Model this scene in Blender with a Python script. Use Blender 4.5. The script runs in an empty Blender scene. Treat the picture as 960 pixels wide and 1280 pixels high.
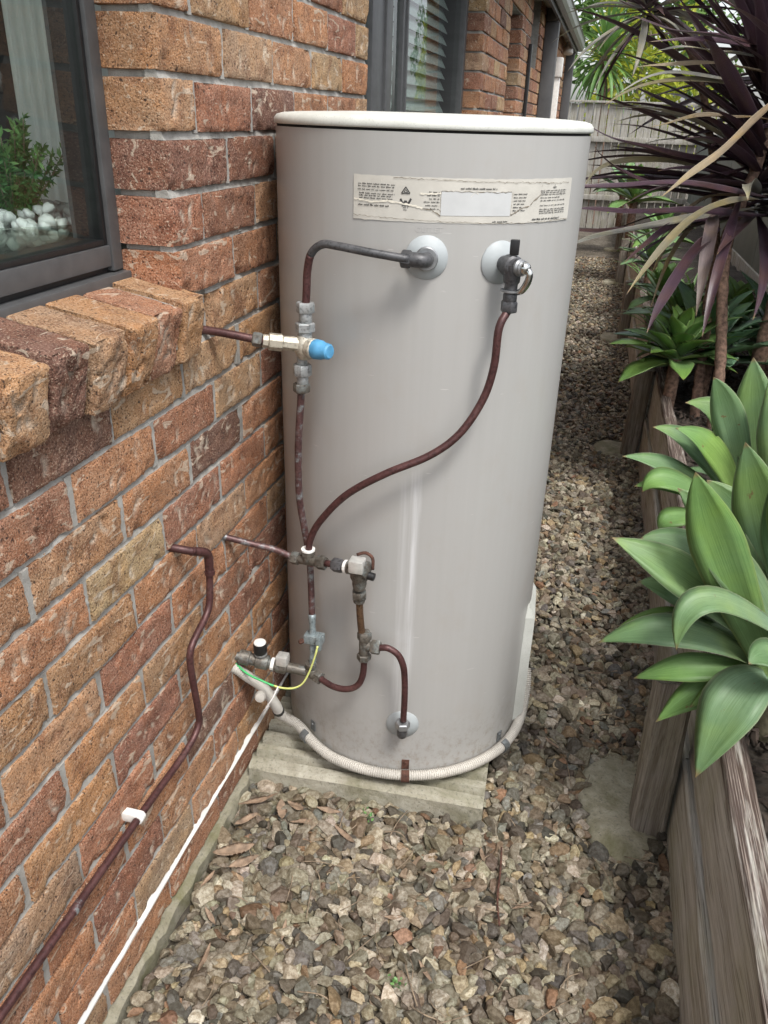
import bpy, bmesh, math, random
import numpy as np
from mathutils import Vector, Matrix

random.seed(7)
rng = np.random.default_rng(11)
scn = bpy.context.scene
col = scn.collection
R = math.radians

# ------------------------------------------------------------------ camera, sky, sun, exposure
cam_d = bpy.data.cameras.new('camera')
cam = bpy.data.objects.new('camera', cam_d)
col.objects.link(cam)
cam_d.sensor_fit = 'HORIZONTAL'
cam_d.sensor_width = 36.0
cam_d.lens = 36.0 * 1003.0 / 960.0
cam_d.clip_start = 0.02
cam_d.clip_end = 300.0
CAM = Vector((0.68, 0.0, 1.53))
_rot = Matrix(((0.96856218, -0.13490688, 0.2090154),
               (0.24701406, 0.42183738, -0.87237451),
               (0.02951881, 0.89657869, 0.44189963)))
cam.matrix_world = Matrix.Translation(CAM) @ _rot.to_4x4()
scn.camera = cam

SUN_EL, SUN_AZ = 60.0, 138.0          # azimuth measured from +y towards +x
world = bpy.data.worlds.new('World')
scn.world = world
world.use_nodes = True
wn = world.node_tree
wn.nodes.clear()
sky = wn.nodes.new('ShaderNodeTexSky')
sky.sky_type = 'NISHITA'
sky.sun_disc = False
sky.sun_elevation = R(SUN_EL)
sky.sun_rotation = R(SUN_AZ)
sky.air_density = 1.0
sky.dust_density = 3.0
sky.ozone_density = 1.0
hs = wn.nodes.new('ShaderNodeHueSaturation')
hs.inputs['Saturation'].default_value = 0.28
bg = wn.nodes.new('ShaderNodeBackground')
bg.inputs['Strength'].default_value = 0.15
wo = wn.nodes.new('ShaderNodeOutputWorld')
wn.links.new(sky.outputs[0], hs.inputs['Color'])
wn.links.new(hs.outputs[0], bg.inputs['Color'])
wn.links.new(bg.outputs[0], wo.inputs['Surface'])

sun_d = bpy.data.lights.new('sun', 'SUN')
sun_d.energy = 1.5
sun_d.angle = R(14)
sun_d.color = (1.0, 0.965, 0.91)
sun = bpy.data.objects.new('sun', sun_d)
col.objects.link(sun)
_sd = Vector((math.sin(R(SUN_AZ)) * math.cos(R(SUN_EL)), math.cos(R(SUN_AZ)) * math.cos(R(SUN_EL)), math.sin(R(SUN_EL))))
sun.rotation_euler = _sd.to_track_quat('Z', 'Y').to_euler()
sun.location = (6, -6, 9)

scn.view_settings.view_transform = 'Standard'
scn.view_settings.look = 'None'
scn.view_settings.gamma = 1.0
scn.view_settings.exposure = 0.95
scn.view_settings.use_curve_mapping = False
scn.render.resolution_x = 768
scn.render.resolution_y = 1024

# ------------------------------------------------------------------ object helpers
def tag(o, label=None, cat=None, group=None, kind=None):
    if label: o['label'] = label
    if cat: o['category'] = cat
    if group: o['group'] = group
    if kind: o['kind'] = kind
    return o

def empty(name, loc, label=None, cat=None, group=None):
    o = bpy.data.objects.new(name, None)
    o.empty_display_size = 0.1
    o.location = loc
    col.objects.link(o)
    return tag(o, label, cat, group)

def wloc(o):
    v = Vector((0, 0, 0))
    while o is not None:
        v += Vector(o.location)
        o = o.parent
    return v

def V(*a): return Vector(a)

class MB:
    """collects shapes given in world coordinates"""
    def __init__(s): s.v = []; s.f = []; s.flat = set()
    def add(s, vs, fs):
        b = len(s.v)
        s.v.extend([tuple(p) for p in vs])
        s.f.extend([tuple(i + b for i in f) for f in fs])
        return s
    def box(s, x0, x1, y0, y1, z0, z1):
        vs = [(x, y, z) for x in (x0, x1) for y in (y0, y1) for z in (z0, z1)]
        return s.add(vs, [(0, 1, 3, 2), (4, 6, 7, 5), (0, 4, 5, 1), (2, 3, 7, 6), (0, 2, 6, 4), (1, 5, 7, 3)])
    def bbox(s, x0, x1, y0, y1, z0, z1, b=0.004):
        bm = bmesh.new()
        bmesh.ops.create_cube(bm, size=1.0)
        for v in bm.verts:
            v.co = Vector(((x0 + x1) / 2 + v.co.x * (x1 - x0), (y0 + y1) / 2 + v.co.y * (y1 - y0), (z0 + z1) / 2 + v.co.z * (z1 - z0)))
        bmesh.ops.bevel(bm, geom=list(bm.edges), offset=b, segments=2, affect='EDGES', profile=0.6)
        bm.verts.index_update()
        s.add([v.co.copy() for v in bm.verts], [[v.index for v in f.verts] for f in bm.faces])
        bm.free()
        return s
    def lathe(s, o, axis, prof, seg=20, phase=0.0, cap=True):
        o = Vector(o); a = Vector(axis).normalized()
        u = a.orthogonal().normalized() if abs(a.z) < 0.99 else Vector((1, 0, 0))
        if abs(a.z) < 0.99: u = Vector((0, 0, 1)).cross(a).normalized()
        w = a.cross(u)
        vs = []; fs = []
        for t, r in prof:
            for i in range(seg):
                an = 2 * math.pi * i / seg + phase
                vs.append(o + a * t + (u * math.cos(an) + w * math.sin(an)) * r)
        for k in range(len(prof) - 1):
            for i in range(seg):
                j = (i + 1) % seg
                fs.append((k * seg + i, k * seg + j, (k + 1) * seg + j, (k + 1) * seg + i))
        if cap:
            fs.append(tuple(reversed(range(seg))))
            fs.append(tuple((len(prof) - 1) * seg + i for i in range(seg)))
        return s.add(vs, fs)
    def hexnut(s, c, axis, h, r, phase=0.3):
        return s.lathe(Vector(c) - Vector(axis).normalized() * h / 2, axis, [(0, r * .86), (h * .14, r), (h * .86, r), (h, r * .86)], 6, phase)
    def tube(s, pts, r, seg=12, cap=True, rf=None):
        P = [Vector(p) for p in pts]
        n = len(P)
        T = []
        for i in range(n):
            T.append((P[min(i + 1, n - 1)] - P[max(i - 1, 0)]).normalized())
        u = T[0].orthogonal().normalized()
        vs = []; fs = []
        for i in range(n):
            u = (u - T[i] * u.dot(T[i])).normalized()
            w = T[i].cross(u)
            rr = (rf(i) if rf else r)
            for k in range(seg):
                an = 2 * math.pi * k / seg
                vs.append(P[i] + (u * math.cos(an) + w * math.sin(an)) * rr)
        for i in range(n - 1):
            for k in range(seg):
                j = (k + 1) % seg
                fs.append((i * seg + k, i * seg + j, (i + 1) * seg + j, (i + 1) * seg + k))
        if cap:
            fs.append(tuple(reversed(range(seg))))
            fs.append(tuple((n - 1) * seg + k for k in range(seg)))
        return s.add(vs, fs)
    def mesh(s, name, mat, off=(0, 0, 0), smooth=False):
        me = bpy.data.meshes.new(name)
        ox, oy, oz = off
        me.from_pydata([(x - ox, y - oy, z - oz) for x, y, z in s.v], [], s.f)
        if mat: me.materials.append(mat)
        me.update()
        if smooth is not False and smooth is not None:
            me.polygons.foreach_set('use_smooth', [True] * len(me.polygons))
            if smooth is not True:
                bm = bmesh.new(); bm.from_mesh(me)
                for e in bm.edges:
                    if len(e.link_faces) == 2 and e.calc_face_angle(0) > R(smooth): e.smooth = False
                bm.to_mesh(me); bm.free()
        return me
    def build(s, name, mat, parent=None, smooth=False, label=None, cat=None, group=None, kind=None):
        if parent is not None:
            off = wloc(parent)
        else:
            a = np.array(s.v)
            off = Vector(((a[:, 0].min() + a[:, 0].max()) / 2, (a[:, 1].min() + a[:, 1].max()) / 2, a[:, 2].min()))
        o = bpy.data.objects.new(name, s.mesh(name, mat, off, smooth))
        if parent is not None: o.parent = parent
        else: o.location = off
        col.objects.link(o)
        return tag(o, label, cat, group, kind)

def crom(pts, n=8):
    """Catmull-Rom through points"""
    P = [Vector(p) for p in pts]
    P = [P[0] * 2 - P[1]] + P + [P[-1] * 2 - P[-2]]
    out = []
    for i in range(1, len(P) - 2):
        for k in range(n):
            t = k / n
            a, b, c, d = P[i - 1], P[i], P[i + 1], P[i + 2]
            out.append(0.5 * ((2 * b) + (c - a) * t + (2 * a - 5 * b + 4 * c - d) * t * t + (-a + 3 * b - 3 * c + d) * t ** 3))
    out.append(P[-2])
    return out

# ------------------------------------------------------------------ material helpers
def newmat(name):
    m = bpy.data.materials.new(name)
    m.use_nodes = True
    nt = m.node_tree
    b = nt.nodes['Principled BSDF']
    return m, nt, b

def node(nt, t, **kw):
    n = nt.nodes.new(t)
    for k, v in kw.items():
        if k.startswith('i_'):
            n.inputs[k[2:].replace('_', ' ')].default_value = v
        else:
            setattr(n, k, v)
    return n

def ramp(nt, fac, stops, interp='LINEAR'):
    r = nt.nodes.new('ShaderNodeValToRGB')
    r.color_ramp.interpolation = interp
    e = r.color_ramp.elements
    while len(e) < len(stops): e.new(0.5)
    for el, (p, c) in zip(e, stops):
        el.position = p
        if not hasattr(c, '__len__'): c = (c, c, c)
        el.color = (*c, 1) if len(c) == 3 else c
    nt.links.new(fac, r.inputs['Fac'])
    return r.outputs['Color']

def mix(nt, a, b, fac, mode='MIX'):
    m = nt.nodes.new('ShaderNodeMix')
    m.data_type = 'RGBA'; m.blend_type = mode
    for sock, val in ((m.inputs[0], fac), (m.inputs[6], a), (m.inputs[7], b)):
        if hasattr(val, 'is_output') or isinstance(val, bpy.types.NodeSocket): nt.links.new(val, sock)
        elif hasattr(val, '__len__'): sock.default_value = (*val[:3], 1)
        else: sock.default_value = val
    return m.outputs[2]

def noise(nt, vec, scale, detail=3, rough=0.55, dist=0.0):
    n = node(nt, 'ShaderNodeTexNoise')
    n.inputs['Scale'].default_value = scale
    n.inputs['Detail'].default_value = detail
    n.inputs['Roughness'].default_value = rough
    n.inputs['Distortion'].default_value = dist
    if vec is not None: nt.links.new(vec, n.inputs['Vector'])
    return n.outputs['Fac']

def mapping(nt, vec, scale=(1, 1, 1), rot=(0, 0, 0), loc=(0, 0, 0)):
    m = node(nt, 'ShaderNodeMapping')
    m.inputs['Scale'].default_value = scale
    m.inputs['Rotation'].default_value = rot
    m.inputs['Location'].default_value = loc
    nt.links.new(vec, m.inputs['Vector'])
    return m.outputs[0]

def bump(nt, b, h, strength=0.4, dist=0.004, prev=None):
    n = node(nt, 'ShaderNodeBump')
    n.inputs['Strength'].default_value = strength
    n.inputs['Distance'].default_value = dist
    nt.links.new(h, n.inputs['Height'])
    if prev is not None: nt.links.new(prev, n.inputs['Normal'])
    nt.links.new(n.outputs[0], b.inputs['Normal'])
    return n.outputs[0]

def coords(nt, jitter=True):
    """object coordinates, shifted by where the object stands so that copies differ"""
    tc = node(nt, 'ShaderNodeTexCoord')
    if not jitter: return tc.outputs['Object']
    oi = node(nt, 'ShaderNodeObjectInfo')
    vm = node(nt, 'ShaderNodeVectorMath', operation='MULTIPLY_ADD')
    nt.links.new(oi.outputs['Random'], vm.inputs[0])
    vm.inputs[1].default_value = (37.0, 21.0, 53.0)
    nt.links.new(tc.outputs['Object'], vm.inputs[2])
    return vm.outputs[0]

def simple(name, colr, rough=0.5, metal=0.0, var=0.15, scale=40, bmp=0.0, spec=0.5, alt=None, bscale=None):
    m, nt, b = newmat(name)
    c = coords(nt)
    n = noise(nt, c, scale, 4)
    alt = alt or tuple(x * (1 - 2 * var) for x in colr)
    hi = tuple(min(1, x * (1 + var)) for x in colr)
    nt.links.new(ramp(nt, n, [(0.3, alt), (0.7, hi)]), b.inputs['Base Color'])
    b.inputs['Roughness'].default_value = rough
    b.inputs['Metallic'].default_value = metal
    b.inputs['Specular IOR Level'].default_value = spec
    if bmp: bump(nt, b, noise(nt, c, bscale or scale * 4, 4), bmp, 0.002)
    return m

M = {}
# --- brick (colour per object, or per vertex for the far ones)
def brick_material(name, from_attr):
    m, nt, b = newmat(name)
    c = coords(nt)
    if from_attr:
        a = node(nt, 'ShaderNodeAttribute', attribute_name='Col'); base = a.outputs['Color']
    else:
        base = node(nt, 'ShaderNodeObjectInfo').outputs['Color']
    n1 = noise(nt, c, 14, 5, 0.6, 0.6)
    n2 = noise(nt, c, 330, 3, 0.7)
    n3 = noise(nt, mapping(nt, c, (1, 0.35, 1), (0.6, 0, 0)), 42, 2, 0.5, 1.5)
    n4 = noise(nt, c, 150, 2, 0.5)
    x = mix(nt, base, mix(nt, base, (1.10, 0.98, 0.84), 1.0, 'MULTIPLY'), ramp(nt, n1, [(0.42, 0), (0.62, 1)]))
    x = mix(nt, x, mix(nt, base, (0.60, 0.48, 0.44), 1.0, 'MULTIPLY'), ramp(nt, noise(nt, c, 22, 4, 0.6, 0.4), [(0.5, 0), (0.68, 0.9)]))
    x = mix(nt, x, (0.040, 0.025, 0.018), ramp(nt, n2, [(0.34, 0.9), (0.46, 0)]))
    x = mix(nt, x, (0.60, 0.47, 0.35), ramp(nt, n2, [(0.54, 0), (0.68, 0.75)]))
    x = mix(nt, x, (0.05, 0.03, 0.025), ramp(nt, n4, [(0.30, 0.9), (0.36, 0)]))
    x = mix(nt, x, (0.60, 0.50, 0.39), ramp(nt, n3, [(0.63, 0), (0.67, 0.65)]))
    lime = node(nt, 'ShaderNodeAttribute', attribute_name='lime')
    x = mix(nt, x, (0.68, 0.60, 0.49), lime.outputs['Fac'])
    nt.links.new(x, b.inputs['Base Color'])
    b.inputs['Roughness'].default_value = 0.82
    b.inputs['Specular IOR Level'].default_value = 0.3
    p = bump(nt, b, n3, 0.35, 0.006)
    p = bump(nt, b, n2, 1.0, 0.004, p)
    bump(nt, b, noise(nt, c, 75, 4, 0.7), 0.65, 0.007, p)
    return m
M['brick'] = brick_material('brick_clay', False)
M['brick_far'] = brick_material('brick_clay_far', True)

def mortar_material():
    m, nt, b = newmat('mortar')
    c = coords(nt, False)
    n = noise(nt, c, 30, 5, 0.6)
    f = noise(nt, c, 420, 2)
    x = ramp(nt, n, [(0.3, (0.235, 0.225, 0.205)), (0.7, (0.40, 0.388, 0.36))])
    x = mix(nt, x, (0.20, 0.18, 0.15), ramp(nt, f, [(0.28, 0.7), (0.4, 0)]))
    nt.links.new(x, b.inputs['Base Color'])
    b.inputs['Roughness'].default_value = 0.95
    p = bump(nt, b, n, 0.5, 0.006)
    bump(nt, b, f, 0.5, 0.002, p)
    return m
M['mortar'] = mortar_material()

def concrete_material(name, lo, hi, moss=0.0):
    m, nt, b = newmat(name)
    c = coords(nt, False)
    n = noise(nt, c, 16, 7, 0.72, 0.4)
    f = noise(nt, c, 130, 5, 0.7)
    x = ramp(nt, n, [(0.3, lo), (0.68, hi)])
    x = mix(nt, x, (0.09, 0.085, 0.07), ramp(nt, f, [(0.3, 0.75), (0.46, 0)]))
    if moss:
        g = noise(nt, c, 5.5, 5, 0.7, 0.5)
        x = mix(nt, x, (0.13, 0.125, 0.055), ramp(nt, g, [(0.46, 0), (0.64, moss)]))
    nt.links.new(x, b.inputs['Base Color'])
    b.inputs['Roughness'].default_value = 0.92
    p = bump(nt, b, n, 0.4, 0.01)
    bump(nt, b, f, 0.6, 0.003, p)
    return m
M['concrete'] = concrete_material('weathered_concrete', (0.25, 0.23, 0.17), (0.47, 0.45, 0.375), 0.55)
M['collar'] = concrete_material('stained_concrete', (0.20, 0.185, 0.12), (0.42, 0.395, 0.31), 0.75)
M['mossy'] = concrete_material('mossy_concrete', (0.17, 0.155, 0.10), (0.33, 0.31, 0.245), 0.9)

def wood_material(name, cols, axis, crack=0.7, scale=1.0, rot=None):
    """weathered timber with grain along one axis"""
    m, nt, b = newmat(name)
    c = coords(nt)
    sc = [26 * scale] * 3; sc[axis] = 1.1 * scale
    g = noise(nt, mapping(nt, c, tuple(sc)), 2.2, 7, 0.68, 0.8)
    sc2 = [95 * scale] * 3; sc2[axis] = 2.0
    g2 = noise(nt, mapping(nt, c, tuple(sc2)), 2.0, 4, 0.6)
    x = ramp(nt, g, [(0.25, cols[0]), (0.42, cols[1]), (0.58, cols[2]), (0.74, cols[3])])
    x = mix(nt, x, (0.035, 0.027, 0.02), ramp(nt, g2, [(0.30, crack), (0.42, 0)]))
    big = noise(nt, c, 5, 4, 0.6)
    x = mix(nt, x, mix(nt, x, (0.86, 0.86, 0.76), 1.0, 'MULTIPLY'), ramp(nt, big, [(0.45, 0), (0.65, 1)]))
    sc3 = [230 * scale] * 3; sc3[axis] = 3.0
    g3 = noise(nt, mapping(nt, c, tuple(sc3)), 1.6, 3, 0.6)
    x = mix(nt, x, mix(nt, x, (0.42, 0.38, 0.33), 1.0, 'MULTIPLY'), ramp(nt, g3, [(0.38, 0.5), (0.52, 0)]))
    if rot is not None:      # rotted dark brown band along the top arris
        tz = node(nt, 'ShaderNodeTexCoord'); sz = node(nt, 'ShaderNodeSeparateXYZ'); nt.links.new(tz.outputs['Object'], sz.inputs[0])
        wv = noise(nt, mapping(nt, c, (30, 2.2, 30)), 1.5, 5, 0.7)
        ma = node(nt, 'ShaderNodeMath', operation='MULTIPLY_ADD'); nt.links.new(wv, ma.inputs[0]); ma.inputs[1].default_value = .13; nt.links.new(sz.outputs[2], ma.inputs[2])
        x = mix(nt, x, mix(nt, (0.050, 0.028, 0.022), (0.34, 0.28, 0.24), ramp(nt, g3, [(0.5, 0), (0.68, 1)])), ramp(nt, ma.outputs[0], [(rot, 0), (rot + .02, 0.92)]))
    sc4 = [11 * scale] * 3; sc4[axis] = .5
    g4 = noise(nt, mapping(nt, c, tuple(sc4), loc=(3, 1, 2)), 2.0, 6, 0.75, 1.0)
    x = mix(nt, x, (0.03, 0.023, 0.018), ramp(nt, g4, [(0.34, crack), (0.37, 0)]))
    nt.links.new(x, b.inputs['Base Color'])
    b.inputs['Roughness'].default_value = 0.88
    b.inputs['Specular IOR Level'].default_value = 0.25
    p = bump(nt, b, g, 0.5, 0.01)
    p = bump(nt, b, g2, 0.7, 0.004, p)
    bump(nt, b, g3, 0.5, 0.002, p)
    return m
GREYWOOD = ((0.19, 0.17, 0.14), (0.42, 0.40, 0.355), (0.54, 0.525, 0.485), (0.62, 0.61, 0.575))
M['sleeper'] = wood_material('sleeper_timber', GREYWOOD, 1, rot=.492)
M['post'] = wood_material('post_timber', ((0.07, 0.055, 0.042), (0.20, 0.175, 0.145), (0.31, 0.285, 0.25), (0.42, 0.395, 0.355)), 2)
M['paling'] = wood_material('paling_timber', ((0.16, 0.15, 0.13), (0.32, 0.305, 0.275), (0.42, 0.405, 0.37), (0.52, 0.505, 0.47)), 2, 0.5)

def tank_material():
    m, nt, b = newmat('tank_paint')
    c = coords(nt, False)
    uv = node(nt, 'ShaderNodeUVMap', uv_map='UVMap').outputs[0]
    n = noise(nt, mapping(nt, uv, (60, 1.2, 1)), 1.0, 4, 0.6)
    base = ramp(nt, n, [(0.25, (0.368, 0.363, 0.350)), (0.75, (0.388, 0.383, 0.370))])
    # lime run-off below the relief fitting, with its own ragged outline
    sep = node(nt, 'ShaderNodeSeparateXYZ'); nt.links.new(uv, sep.inputs[0])
    wob = noise(nt, mapping(nt, uv, (10, 3, 1)), 2.0, 3)
    def mth(op, a, bb):
        k = node(nt, 'ShaderNodeMath', operation=op)
        for s, v in zip(k.inputs, (a, bb)):
            if isinstance(v, (int, float)): s.default_value = v
            else: nt.links.new(v, s)
        return k.outputs[0]
    def band(u0, w, z0, z1, seed):
        d = mth('ABSOLUTE', mth('SUBTRACT', mth('ADD', sep.outputs[0], mth('MULTIPLY', mth('SUBTRACT', wob, 0.5), 0.012)), u0), 0.0)
        k = mth('SUBTRACT', 1.0, mth('DIVIDE', d, w))
        k = mth('MAXIMUM', k, 0.0)
        zr = ramp(nt, mth('DIVIDE', sep.outputs[1], 1.6), [((z0 - .07) / 1.6, 0), (z0 / 1.6, 1), ((z1 - .02) / 1.6, 1), ((z1 + .02) / 1.6, 0)])
        st = noise(nt, mapping(nt, uv, (210, 5, 1), loc=(seed, seed, 0)), 1.0, 4, 0.6)
        st = ramp(nt, st, [(0.32, 0.15), (0.66, 1)])
        return mth('MULTIPLY', mth('MULTIPLY', mth('POWER', k, 0.8), zr), st)
    msk = mth('ADD', mth('MULTIPLY', band(0.066, 0.013, 0.40, 0.88, 3), 0.75), mth('MULTIPLY', band(0.043, 0.012, 0.25, 0.86, 8), 0.35))
    msk = mth('ADD', msk, mth('MULTIPLY', band(0.052, 0.035, 0.28, 0.50, 5), 0.28))
    msk = mth('MINIMUM', msk, 0.8)
    x = mix(nt, base, (0.66, 0.67, 0.68), msk)
    sp = noise(nt, mapping(nt, uv, (1, 1, 1)), 260, 2)
    x = mix(nt, x, (0.68, 0.66, 0.60), ramp(nt, sp, [(0.80, 0), (0.82, 0.8)]))
    spl = noise(nt, mapping(nt, uv, (14, 10, 1)), 4, 6, 0.8)
    zz_ = ramp(nt, mth('DIVIDE', sep.outputs[1], 1.6), [(0.04, 0.85), (0.17, 0)])
    x = mix(nt, x, (0.22, 0.18, 0.13), mth('MULTIPLY', ramp(nt, spl, [(0.48, 0), (0.66, 1)]), zz_))
    scr = noise(nt, mapping(nt, uv, (6, 60, 1), (0, 0, .35)), 3, 2, 0.5)
    x = mix(nt, x, (0.60, 0.59, 0.57), ramp(nt, scr, [(0.735, 0), (0.75, 0.5)]))
    grime = noise(nt, mapping(nt, uv, (3, 2, 1)), 3, 5, 0.7)
    x = mix(nt, x, (0.34, 0.30, 0.26), ramp(nt, grime, [(0.52, 0), (0.8, 0.35)]))
    nt.links.new(x, b.inputs['Base Color'])
    b.inputs['Roughness'].default_value = 0.38
    b.inputs['Specular IOR Level'].default_value = 0.5
    nt.links.new(ramp(nt, n, [(0.2, 0.31), (0.8, 0.37)]), b.inputs['Roughness'])
    bump(nt, b, noise(nt, mapping(nt, uv, (7, 1.0, 1)), 1.3, 2), 0.14, 0.006)
    return m
M['tank'] = tank_material()

def lid_material():
    m, nt, b = newmat('lid_plastic')
    c = coords(nt, False)
    f = noise(nt, c, 330, 3, 0.7)
    x = ramp(nt, noise(nt, c, 12, 5, 0.6), [(0.3, (0.50, 0.51, 0.47)), (0.7, (0.63, 0.64, 0.60))])
    x = mix(nt, x, (0.36, 0.37, 0.32), ramp(nt, f, [(0.3, 0.6), (0.45, 0)]))
    nt.links.new(x, b.inputs['Base Color'])
    b.inputs['Roughness'].default_value = 0.6
    bump(nt, b, f, 0.25, 0.001)
    return m
M['lid'] = lid_material()

def copper_material(name, a, bcol, c3, patina=0.0):
    m, nt, b = newmat(name)
    c = coords(nt)
    n = noise(nt, c, 18, 5, 0.6)
    f = noise(nt, c, 170, 4, 0.6)
    x = ramp(nt, n, [(0.3, a), (0.55, bcol), (0.78, c3)])
    x = mix(nt, x, tuple(q * 0.4 for q in a), ramp(nt, f, [(0.34, 0.7), (0.5, 0)]))
    if patina:
        x = mix(nt, x, (0.30, 0.36, 0.37), ramp(nt, noise(nt, c, 45, 4, 0.7), [(0.50, 0), (0.64, patina)]))
    nt.links.new(x, b.inputs['Base Color'])
    b.inputs['Metallic'].default_value = 0.35
    b.inputs['Roughness'].default_value = 0.46
    bump(nt, b, f, 0.25, 0.001)
    return m
M['copper'] = copper_material('aged_copper', (0.060, 0.026, 0.026), (0.098, 0.042, 0.040), (0.15, 0.082, 0.075))
M['copper_patina'] = copper_material('limed_copper', (0.075, 0.038, 0.038), (0.115, 0.058, 0.055), (0.18, 0.13, 0.12), 0.6)
M['copper_brown'] = copper_material('brown_copper', (0.085, 0.048, 0.028), (0.13, 0.075, 0.042), (0.17, 0.11, 0.07))
M['grey_pipe'] = copper_material('tarnished_grey_pipe', (0.055, 0.056, 0.06), (0.10, 0.10, 0.105), (0.16, 0.16, 0.165))
M['bronze'] = copper_material('dull_bronze', (0.085, 0.075, 0.062), (0.14, 0.125, 0.105), (0.21, 0.195, 0.17), 0.35)
M['brass'] = copper_material('pale_brass', (0.36, 0.32, 0.25), (0.48, 0.44, 0.36), (0.60, 0.57, 0.49))
M['nickel'] = copper_material('limed_nickel', (0.26, 0.265, 0.26), (0.36, 0.37, 0.37), (0.50, 0.52, 0.53), 0.5)
M['verdigris'] = copper_material('verdigris_pipe', (0.17, 0.21, 0.22), (0.28, 0.33, 0.345), (0.40, 0.45, 0.46), 0.6)
M['chrome'] = simple('worn_chrome', (0.66, 0.66, 0.63), 0.25, 0.45, 0.12, 60)
M['polished'] = simple('polished_metal', (0.60, 0.60, 0.58), 0.20, 1.0, 0.15, 80)
M['steel'] = simple('dull_steel', (0.32, 0.33, 0.34), 0.42, 0.7, 0.15, 60)
M['dish'] = simple('grey_plastic_dish', (0.36, 0.39, 0.40), 0.5, 0.0, 0.06, 30)
M['black'] = simple('black_plastic', (0.012, 0.012, 0.013), 0.42, 0, 0.2, 60)
M['dark'] = simple('dark_gap', (0.01, 0.0095, 0.009), 0.9, 0, 0.2, 60)
M['blue'] = simple('blue_plastic', (0.085, 0.30, 0.52), 0.5, 0, 0.12, 50)
M['white'] = simple('white_plastic', (0.70, 0.69, 0.66), 0.55, 0, 0.06, 40)
M['tape'] = simple('thread_tape', (0.78, 0.77, 0.74), 0.7, 0, 0.06, 80)
M['rust'] = simple('rusted_steel', (0.11, 0.05, 0.035), 0.85, 0.2, 0.3, 120, 0.5)
M['conduit'] = simple('conduit_plastic', (0.50, 0.475, 0.43), 0.55, 0, 0.10, 14)
M['clip'] = simple('zinc_clip', (0.20, 0.215, 0.22), 0.5, 0.5, 0.2, 80)
M['green'] = simple('green_wire', (0.05, 0.42, 0.13), 0.45, 0, 0.1, 60)
M['yellow'] = simple('yellow_wire', (0.62, 0.66, 0.22), 0.45, 0, 0.1, 60)
M['frame'] = simple('grey_aluminium', (0.105, 0.107, 0.11), 0.45, 0.2, 0.10, 25)
M['gutter'] = simple('painted_steel', (0.19, 0.20, 0.20), 0.4, 0.1, 0.10, 8)
M['fascia'] = simple('dark_painted_board', (0.075, 0.077, 0.08), 0.5, 0.0, 0.12, 8)
M['soffit'] = simple('soffit_board', (0.46, 0.41, 0.35), 0.7, 0, 0.06, 6)
M['roof'] = simple('roof_tile', (0.12, 0.11, 0.105), 0.8, 0, 0.2, 12, 0.4)
M['plaster'] = simple('pale_plaster', (0.52, 0.56, 0.53), 0.8, 0, 0.06, 5)
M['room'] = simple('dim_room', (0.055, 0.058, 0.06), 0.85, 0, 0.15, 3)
M['curtain'] = simple('pale_curtain', (0.74, 0.78, 0.74), 0.8, 0, 0.04, 8)
M['bench'] = simple('pale_bench', (0.45, 0.46, 0.45), 0.5, 0, 0.05, 5)
M['blind'] = simple('blind_slat', (0.42, 0.47, 0.46), 0.55, 0, 0.05, 20)
M['dpc'] = simple('white_membrane', (0.76, 0.75, 0.72), 0.6, 0, 0.10, 18)
M['paper'] = simple('sticker_paper', (0.53, 0.51, 0.46), 0.6, 0, 0.05, 25)
M['patch'] = simple('sticker_patch', (0.52, 0.53, 0.53), 0.5, 0, 0.03, 25)
M['print'] = simple('black_print', (0.045, 0.045, 0.045), 0.6, 0, 0.2, 100)
M['tear'] = simple('torn_paper_edge', (0.20, 0.165, 0.12), 0.8, 0, 0.3, 200)
M['tearlight'] = simple('peeled_paper', (0.74, 0.70, 0.60), 0.8, 0, 0.08, 200)
M['emboss'] = simple('faded_print', (0.425, 0.415, 0.40), 0.5, 0, 0.02, 50)
M['pebble'] = simple('white_pebble', (0.76, 0.77, 0.76), 0.5, 0, 0.06, 40)
M['bark'] = simple('ringed_bark', (0.23, 0.145, 0.105), 0.9, 0, 0.35, 60, 0.7)
M['mulch'] = simple('dark_bark_chip', (0.050, 0.036, 0.028), 0.9, 0, 0.35, 50)
M['stem'] = simple('pale_stem', (0.26, 0.235, 0.15), 0.85, 0, 0.3, 40, 0.5)
M['litter'] = simple('dry_leaf', (0.27, 0.19, 0.13), 0.75, 0, 0.25, 60, 0.3)
M['twig'] = simple('dry_twig', (0.25, 0.19, 0.13), 0.85, 0, 0.3, 60, 0.3)
M['steel_shed'] = simple('green_grey_sheet', (0.165, 0.185, 0.165), 0.65, 0.0, 0.10, 3)

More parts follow.
